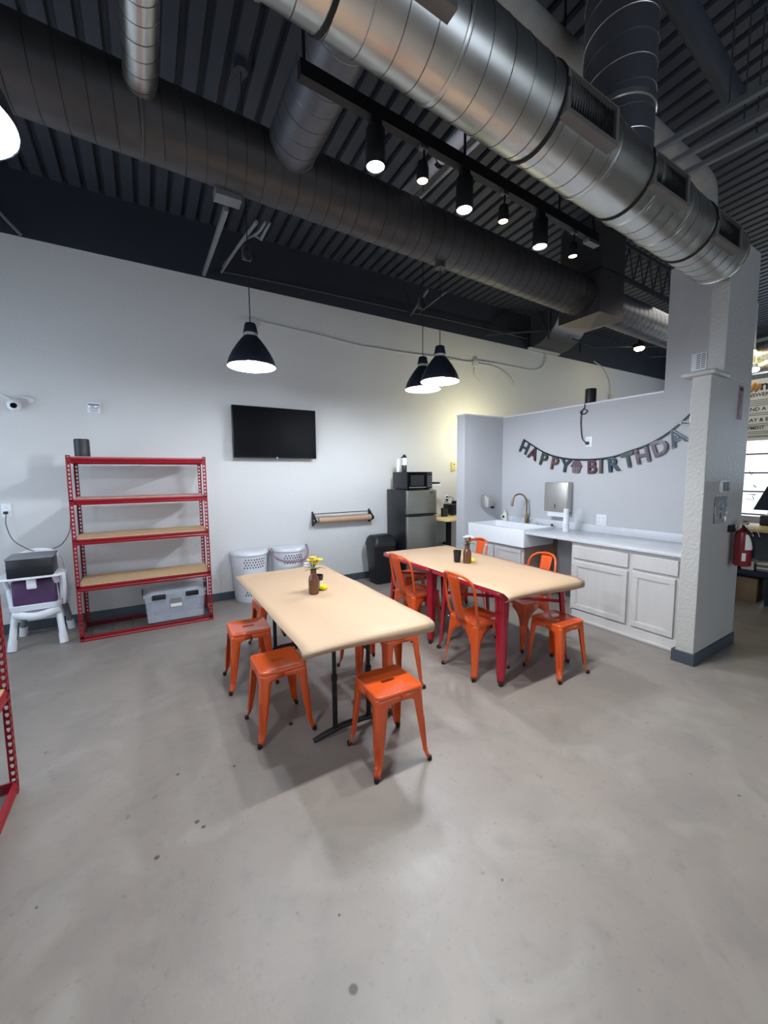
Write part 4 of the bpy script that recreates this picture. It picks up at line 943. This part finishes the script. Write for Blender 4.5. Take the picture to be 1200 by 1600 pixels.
# cups stack + acrylic holder
t = thing('cup_stack', 'tall stack of white foam cups on the counter beside the sink', 'cups', (4.50, 3.125, .9055))
MB().lathe([(.046, .0), (.047, .008), (.044, .012)], 24).build('cup', M['white'], t)
b = MB(); z = .01
prof = [(.044, .012)]
for k in range(16): prof += [(.041-.0008*k, .014+k*.015), (.0435-.0008*k, .018+k*.015)]
prof += [(.030, .285)]
b.lathe(prof, 24).build('nested_cups', M['white'], t, ang=25)
t = thing('acrylic_holder', 'clear acrylic cup holder tube behind the white cup stack', 'holder', (4.62, 3.04, .9055))
MB().lathe([(.045, 0), (.045, .29)], 24, cap1=False).build('holder_tube', M['glass'], t)
# dispensers
t = thing('paper_towel_dispenser', 'stainless steel paper towel dispenser on the wall above the counter', 'dispenser')
box(4.645, W-.001, 3.215, 3.565, 1.125, 1.515).build('dispenser_body', M['steel'], t, bevel=.006); box(4.635, 4.646, 3.222, 3.558, 1.15, 1.495).build('front_panel', M['steel'], t, bevel=.005)
box(4.633, 4.637, 3.384, 3.396, 1.17, 1.23).build('lock_slot', M['black'], t, smooth=False); box(4.66, 4.735, 3.26, 3.52, 1.06, 1.125).build('paper_towel', M['white'], t, smooth=False)
t = thing('soap_dispenser', 'small steel soap dispenser on the stub wall left of the sink', 'dispenser')
box(4.31, 4.47, 4.315, 4.419, 1.125, 1.315).build('dispenser_body', M['steel'], t, bevel=.02, seg=4); box(4.41, 4.465, 4.295, 4.32, 1.115, 1.15).build('push_bar', M['black'], t, bevel=.004); box(4.33, 4.355, 4.311, 4.316, 1.15, 1.29).build('view_strip', M['white'], t)
plate((W, 3.02, 2.018), 'x', 'white outlet on the half wall under the cylinder speaker', wd=.085, ht=.125)
plate((W, 2.818, 1.065), 'x', 'white double outlet just above the counter backsplash', wd=.13, ht=.13)
t = thing('vent_grille', 'small white vent grille on the tall wall above the ledge', 'vent')
box(W-.012, W-.001, 1.84, 1.97, 2.63, 2.80).build('grille_frame', M['white'], t, bevel=.002)
for k in range(8):
    for yy in (1.853, 1.893): box(W-.014, W-.0115, yy, yy+.032, 2.65+k*.018, 2.658+k*.018).build('slot', M['grey'], t, smooth=False)

# ---------------------------------------------------------------- banner
def text_verts(ch, size, bold=0., ext=.002):
    cu = bpy.data.curves.new('t', 'FONT'); cu.body = ch; cu.size = size; cu.extrude = ext; cu.offset = bold; cu.align_x = 'CENTER'; cu.resolution_u = 3
    o = bpy.data.objects.new('t', cu); col.objects.link(o); bpy.context.view_layer.update()
    me = bpy.data.meshes.new_from_object(o.evaluated_get(bpy.context.evaluated_depsgraph_get()))
    bpy.data.objects.remove(o); return me
bn = thing('birthday_banner', 'foil HAPPY BIRTHDAY letter banner strung on a dark ribbon above the counter', 'banner')
RB = [(4.02, 2.135), (3.86, 2.040), (3.66, 1.930), (3.49, 1.868), (3.28, 1.826), (3.015, 1.808), (2.81, 1.816), (2.66, 1.842), (2.52, 1.886), (2.366, 1.934), (2.228, 2.000), (2.10, 2.088), (1.97, 2.208), (1.80, 2.40)]
def rib_at(y):
    for (a, za), (c, zc) in zip(RB, RB[1:]):
        if a >= y >= c: t_ = (a-y)/(a-c); return za+(zc-za)*t_, (zc-za)/(a-c)
    return RB[-1][1], .9
b = MB(); pth = smooth_path([(W-.012, y, z) for y, z in RB], 4)
b.grid([[(p.x, p.y, p.z) for p in pth], [(p.x-.001, p.y, p.z-.022) for p in pth]]); b.build('ribbon', M['ribbon'], bn, solid=.001)
LET = [('H', 3.955, 'teal'), ('A', 3.80, 'maroon'), ('P', 3.64, 'green'), ('P', 3.475, 'copper'), ('Y', 3.31, 'blue'), ('*', 3.165, 'lilac'), ('B', 2.965, 'maroon'), ('I', 2.85, 'copper'), ('R', 2.715, 'blue'), ('T', 2.555, 'green'), ('H', 2.405, 'lilac'), ('D', 2.245, 'lilac'), ('A', 2.105, 'blue'), ('Y', 1.985, 'green')]
for ch, y, mk in LET:
    z, sl = rib_at(y); ang = math.atan(sl)*.85; hgt = .165
    # local frame: text x -> -y (reads left to right towards the column), text y -> z, normal -> -x
    rot = Matrix(((0, 0, -1), (-cos(ang), sin(ang), 0), (sin(ang), cos(ang), 0)))
    base = Vector((W-.018, y, z-.012)); 
    if ch == '*':
        g = MB(); cup_ = [(-.045, -.17), (.045, -.17), (.06, -.10), (-.06, -.10)]
        def P(px, py, d): v = rot @ Vector((px, py, 0)); return (base.x-d, base.y+v.y, base.z+v.z)
        def slab(pts, d0, d1):
            m_ = MB(); n_ = len(pts); m_.add([P(*p, d0) for p in pts]+[P(*p, d1) for p in pts], [tuple(range(n_)), tuple(range(n_, 2*n_))]+[(i, (i+1) % n_, (i+1) % n_+n_, i+n_) for i in range(n_)]); return m_
        top = [(-.07, -.10), (-.075, -.075), (-.055, -.055), (-.05, -.03), (-.02, -.012), (.02, -.012), (.05, -.03), (.055, -.055), (.075, -.075), (.07, -.10)]
        lt = slab(top, 0, .006).build('cupcake_icing', M['lilac'], bn, smooth=False); slab(cup_, 0, .007).build('cupcake_case', M['foill'], bn, smooth=False)
        m_ = MB()
        for k in (-.03, 0, .03): q = slab([(k-.004, -.165), (k+.004, -.165), (k+.008, -.105), (k, -.105)], .007, .009); m_.add(q.v, q.f)
        m_.build('case_pleats', M['lilac'], lt, smooth=False)
        continue
    parent = None
    for name, mm, bo, d in (('letter', 'foilk', .0085, 0), ('letter_outline', 'foill', .0035, .004), ('letter_face', mk, .0012, .008)):
        me = text_verts(ch, hgt*1.36, bo if name != 'letter_face' else .0, .0022)
        ys = [v.co.y for v in me.vertices]; mx_ = max(ys) if not parent else hm
        if not parent: hm = max(ys)
        for v in me.vertices:
            q = rot @ Vector((v.co.x, v.co.y-hm-.004, 0)); v.co = (base.x-d-v.co.z, base.y+q.y, base.z+q.z)
        me.materials.append(M[mm]); o = bpy.data.objects.new(name, me); col.objects.link(o)
        o.parent = parent or bn
        if not parent: parent = o

# ================================================================ COLUMN ITEMS
def on_col(x): return 1.472+(x-3.893)*.0317
t = thing('thermostat', 'white square thermostat box on the column', 'thermostat', (4.245, on_col(4.245), 1.512), R(1.8))
box(-.06, .06, -.018, 0, -.05, .05).build('thermostat_base', M['white'], t, bevel=.005); box(-.02, .055, -.045, -.018, -.038, .038).build('thermostat_face', M['grey'], t, bevel=.006)
t = thing('laminated_notice', 'crinkled shiny laminated sheets taped on the column below the thermostat', 'notice', (4.255, on_col(4.255), 1.31), R(1.8))
for x0, x1 in ((-.135, .0), (.012, .125)):
    b = MB(); rr = []
    for j in range(12):
        rr.append([(x0+(x1-x0)*i/8, -.006+random.uniform(-.004, .004), -.115+.23*j/11) for i in range(9)])
    b.grid(rr).build('sheet', M['silverp'], t)
t = thing('extinguisher_sign', 'faded red fire extinguisher arrow sign high on the column', 'sign', (4.535, on_col(4.535), 2.24), R(1.8))
box(-.052, .052, -.003, 0, -.145, .145).build('sign_plate', M['mauve'], t, smooth=False)
b = MB(); b.box(-.014, .014, -.0045, -.003, -.06, .08); b.add([(-.03, -.0045, -.06), (.03, -.0045, -.06), (0, -.0045, -.125)], [(0, 1, 2)]); b.build('arrow', M['foill'], t, smooth=False)
box(-.035, .035, -.0045, -.003, .10, .13).build('caption_bar', M['ink'], t, smooth=False)
t = thing('fire_extinguisher', 'dark red fire extinguisher with a pale label hanging on the column edge', 'extinguisher', (4.555, 1.405, .80))
MB().lathe([(.058, 0), (.064, .01), (.064, .27), (.055, .305), (.028, .325), (.022, .34)], 28).build('cylinder', M['ext'], t)
b = MB(); rr = []
for z in (.15, .285): rr.append([(.0648*cos(a), .0648*sin(a), z) for a in [R(-150+k*12) for k in range(13)]])
b.grid(rr).build('label', M['cream'], t)
b = MB(); rr = []
for z in (.05, .12): rr.append([(.0648*cos(a), .0648*sin(a), z) for a in [R(-165+k*8) for k in range(4)]])
b.grid(rr).build('inspection_tag', M['cream'], t)
MB().lathe([(.018, .34), (.02, .36), (.012, .38)], 14).build('valve', M['steel'], t)
b = MB(); b.box(-.012, .07, -.012, .012, .365, .378); b.box(-.012, .075, -.01, .01, .393, .402); b.build('squeeze_handle', M['black'], t, bevel=.003)
MB().tube(smooth_path([(-.02, 0, .355), (-.045, -.02, .34), (-.03, -.068, .26), (.01, -.075, .17), (.03, -.072, .09)], 6), .010, 8).build('hose', M['rubber'], t)
MB().tube(smooth_path([(.03, -.02, .345), (.09, -.04, .34), (.14, -.05, .30), (.17, -.06, .25)], 6), .003, 6).build('pull_tie', M['white'], t)
MB().lathe([(.02, 0), (.024, .006), (.012, .01)], 12, axis=1, c=(0, .05, .345)).build('pressure_gauge', M['cream'], t)
box(-.10, .0, .055, .082, .30, .36).build('wall_hook', M['black'], t, smooth=False)

# ================================================================ FAR PART OF THE SHOP
b = box(6.35, 6.95, 1.45, 2.30, .0, .42)
t = thing('carton', 'brown cardboard carton under the dark shelf beyond the column', 'box', (0, 0, 0))
box(6.48, 6.85, 1.83, 2.2, 0, .295).build('carton_body', M['carton'], t, bevel=.003); box(6.48, 6.85, 1.83, 2.2, .295, .299).build('flap', M['carton'], t, smooth=False)
t = thing('display_table', 'dark display counter with a wooden edge beyond the column', 'counter')
box(6.40, 7.1, .4, 2.12, .345, .40).build('lower_shelf', M['navy'], t, bevel=.003)
box(6.42, 7.1, 2.06, 2.14, 0, .9).build('side_panel', M['dark'], t, smooth=False); box(6.42, 7.1, .4, 1.74, 0, .345).build('base_panel', M['navy'], t, smooth=False)
box(6.40, 7.15, .4, 2.16, .895, .93).build('counter_top', M['wood'], t, bevel=.004); box(7.05, 7.1, .4, 2.1, .4, .895).build('back_panel', M['grey'], t, smooth=False)
for (yy, zz, m_, lb) in ((1.99, .405, 'cream', 'white booklet stack at the left on the display counter lower shelf'), (1.84, .405, 'grey', 'grey booklet stack on the display counter lower shelf')):
    t = thing('booklet_stack', lb, 'booklets', (6.52, yy-.05, zz))
    for k in range(4): box(-.05, .15, -.06, .06, k*.028, k*.028+.024).build('booklet', M['cream' if k % 2 else m_], t, smooth=False, bevel=.002)
t = thing('desk_monitor', 'dark monitor-like box standing on the display counter', 'monitor', (6.65, 1.62, .9305))
b = MB(); b.prism([(.36, .22), (-.5, .22), (-.5, .52), (.24, .52)], 0, .0, .05); b.build('screen_case', M['navy'], t, smooth=False); box(.0, .2, -.12, .12, 0, .02).build('stand_base', M['navy'], t, bevel=.004); box(.06, .1, -.04, .04, .02, .26).build('stand_neck', M['navy'], t)
t = thing('printer', 'dark low printer on the display counter below the monitor', 'printer', (6.55, 1.5, .9305))
box(.35, .60, -.4, .48, 0, .13).build('printer_body', M['navy'], t, bevel=.01); box(.34, .352, -.3, .3, .03, .05).build('paper_slot', M['blackp'], t)
sg = thing('hanging_sign', 'large off-white hanging sign with lines of lettering beyond the column', 'sign')
sx_ = 9.0
box(sx_, sx_+.01, 1.6, 3.25, 2.16, 3.19).build('sign_panel', M['banner'], sg, smooth=False)
def sign_text(txt, y, z, size, m_, bold=.0):
    me = text_verts(txt, size, bold, .001); x0 = min(v.co.x for v in me.vertices)
    for v in me.vertices: v.co = (sx_-.003-v.co.z, y-(v.co.x-x0), z+v.co.y)
    me.materials.append(m_); o = bpy.data.objects.new('lettering', me); col.objects.link(o); o.parent = sg
sign_text('m', 2.70, 3.00, .22, M['ink'], .004)
for y, z, s_, tx, m_ in ((2.93, 2.90, .085, 'ANSWER YOUR', M['ink']), (2.88, 2.66, .085, 'AND A TABLE', M['ink']), (2.90, 2.48, .085, 'PLAY & ENJOY', M['ink']), (2.92, 2.35, .07, 'PAYMENT', M['ink'])): sign_text(tx, y, z, s_, m_, .001)
b = MB()
for z in (2.84, 2.81, 2.78, 2.75, 2.62, 2.59, 2.44, 2.41, 2.31, 2.28, 2.24, 2.22):
    b.box(sx_-.003, sx_-.001, 1.75, 2.86, z-.006, z+.006)
b.build('small_print', M['grey'], sg, kind='stuff', smooth=False)
b = MB(); b.tube(smooth_path([(sx_-.006, 2.92, 3.02), (sx_-.006, 2.86, 3.12), (sx_-.006, 2.83, 3.0), (sx_-.006, 2.78, 3.12), (sx_-.006, 2.76, 3.0), (sx_-.006, 2.72, 3.1), (sx_-.006, 2.70, 3.03)], 6), .022, 6); b.build('gold_script', M['gold'], sg)
for y in (1.8, 3.1): MB().tube([(sx_, y, 3.19), (sx_, y, 4.6)], .004, 5).build('hanging_wire', M['conduitd'], sg)
fd = thing('spiral_duct', 'pale distant spiral duct above the hanging sign', 'duct')
pipe(fd, (9.4, 1.4, 3.62), (0, 1, 0), 2.1, .27, M['galv'], M['seam'], .15, name='duct_pipe')
for y, z, lb in ((2.92, 3.66, 'upper glowing round lamp beyond the column at the right edge'), (2.86, 3.36, 'lower glowing round lamp beyond the column at the right edge')):
    t = thing('ceiling_lamp', lb, 'lamp', (9.05, y-.02, z)); MB().lathe([(.002, -.03), (.07, -.02), (.09, .01), (.08, .03)], 16).build('lamp_face', M['farlamp'], t); MB().lathe([(.08, .03), (.06, .10), (.02, .12), (.008, 1.1)], 16).build('lamp_body', M['white'], t)

# ================================================================ HIGH CHAIR
hc = thing('high_chair', 'white plastic high chair with purple seat cushion at far left', 'high chair', (-.975, 4.98, 0), R(2))
for (x0, y0_, x1, y1_) in ((-.20, -.05, -.135, .10), (.19, -.05, .125, .10), (-.19, .40, -.11, .25), (.21, .40, .13, .25)):
    b = MB(); b.tube([(x0, y0_, .03), (x1, y1_, .62)], [.030, .026], 12, sx=1.15); lg = b.build('leg', M['grey' if y0_ > 0 else 'white'], hc)
    MB().tube([(x0, y0_, .0), (x0+(x1-x0)*.14, y0_+(y1_-y0_)*.14, .10)], [.036, .034], 12).build('foot_cap', M['white'], lg)
rows = [[(x, .10+y, z) for x, y in rsq(h, .06, 6, hy=h2)] for h, h2, z in ((.15, .12, .35), (.19, .16, .37), (.20, .17, .42), (.18, .15, .43))]
b = MB().grid(rows, wrap=True); b.f.append(tuple(range(24))); b.mi.append(0); b.f.append(tuple(range(72, 96))); b.mi.append(0); b.build('seat_pan', M['white'], hc)
MB().tube(smooth_path([(-.17, -.02, .34), (0, -.09, .32), (.17, -.02, .34)], 6), [.035]*13, 10, sx=.6).build('footrest', M['white'], hc)
box(-.155, .155, .02, .26, .43, .47).build('cushion', M['purple'], hc, bevel=.02, seg=3)
box(-.165, .165, -.06, .03, .42, .66).build('crotch_pad', M['purple'], hc, bevel=.02, seg=3)
box(-.155, .155, .20, .27, .45, .82).build('back_cushion', M['purple'], hc, bevel=.025, seg=3)
MB().tube(smooth_path([(-.19, .10, .36), (-.20, .10, .60), (-.17, .20, .80), (-.08, .30, .88), (.08, .30, .88), (.17, .20, .80), (.20, .10, .60), (.19, .10, .36)], 6), .028, 10).build('shell_frame', M['white'], hc)
# tray
rows = []
tr_ = [(-.26, -.16), (-.20, -.20), (0, -.215), (.20, -.20), (.25, -.15), (.25, .0), (.20, .10), (.12, .12), (-.12, .12), (-.20, .10), (-.26, .0)]
b = MB(); b.prism(tr_, 2, .700, .722); b.build('tray', M['white'], hc, bevel=.006)
box(-.035, .035, -.17, -.13, .60, .70).build('tray_post', M['white'], hc, bevel=.008)
MB().tube([(.16, -.08, .70), (.17, -.04, .62)], .025, 10).build('tray_arm', M['white'], hc); MB().tube([(-.20, -.08, .70), (-.19, -.02, .60)], .02, 10).build('tray_arm', M['white'], hc)
t = thing('black_case', 'black boxy case with a grey top resting on the high chair tray', 'case', (-.965, 4.90, .7225), R(2))
box(-.165, .165, -.13, .17, 0, .165).build('case_body', M['blackp'], t, bevel=.008); box(-.17, .172, -.135, .18, .165, .185).build('lid', M['grey'], t, bevel=.006); box(-.166, .166, -.1325, -.130, .08, .088).build('seam_line', M['black'], t, smooth=False)
b = MB().tube(smooth_path([(.83, 2.30, .004), (.835, 2.31, .012), (.84, 2.30, .004)], 3), .003, 5)
tag(MB().lathe([(.012, 0), (.014, .006), (.008, .012), (.001, .013)], 12, c=(.735, 2.47, 0)).build('bottle_cap', M['black']), 'tiny black cap lying on the floor beside the near left stool', 'cap')
for o in list(bpy.data.objects):
    if o.type == 'MESH' and o.parent is None and 'category' not in o and 'kind' not in o: print('UNTAGGED', o.name)
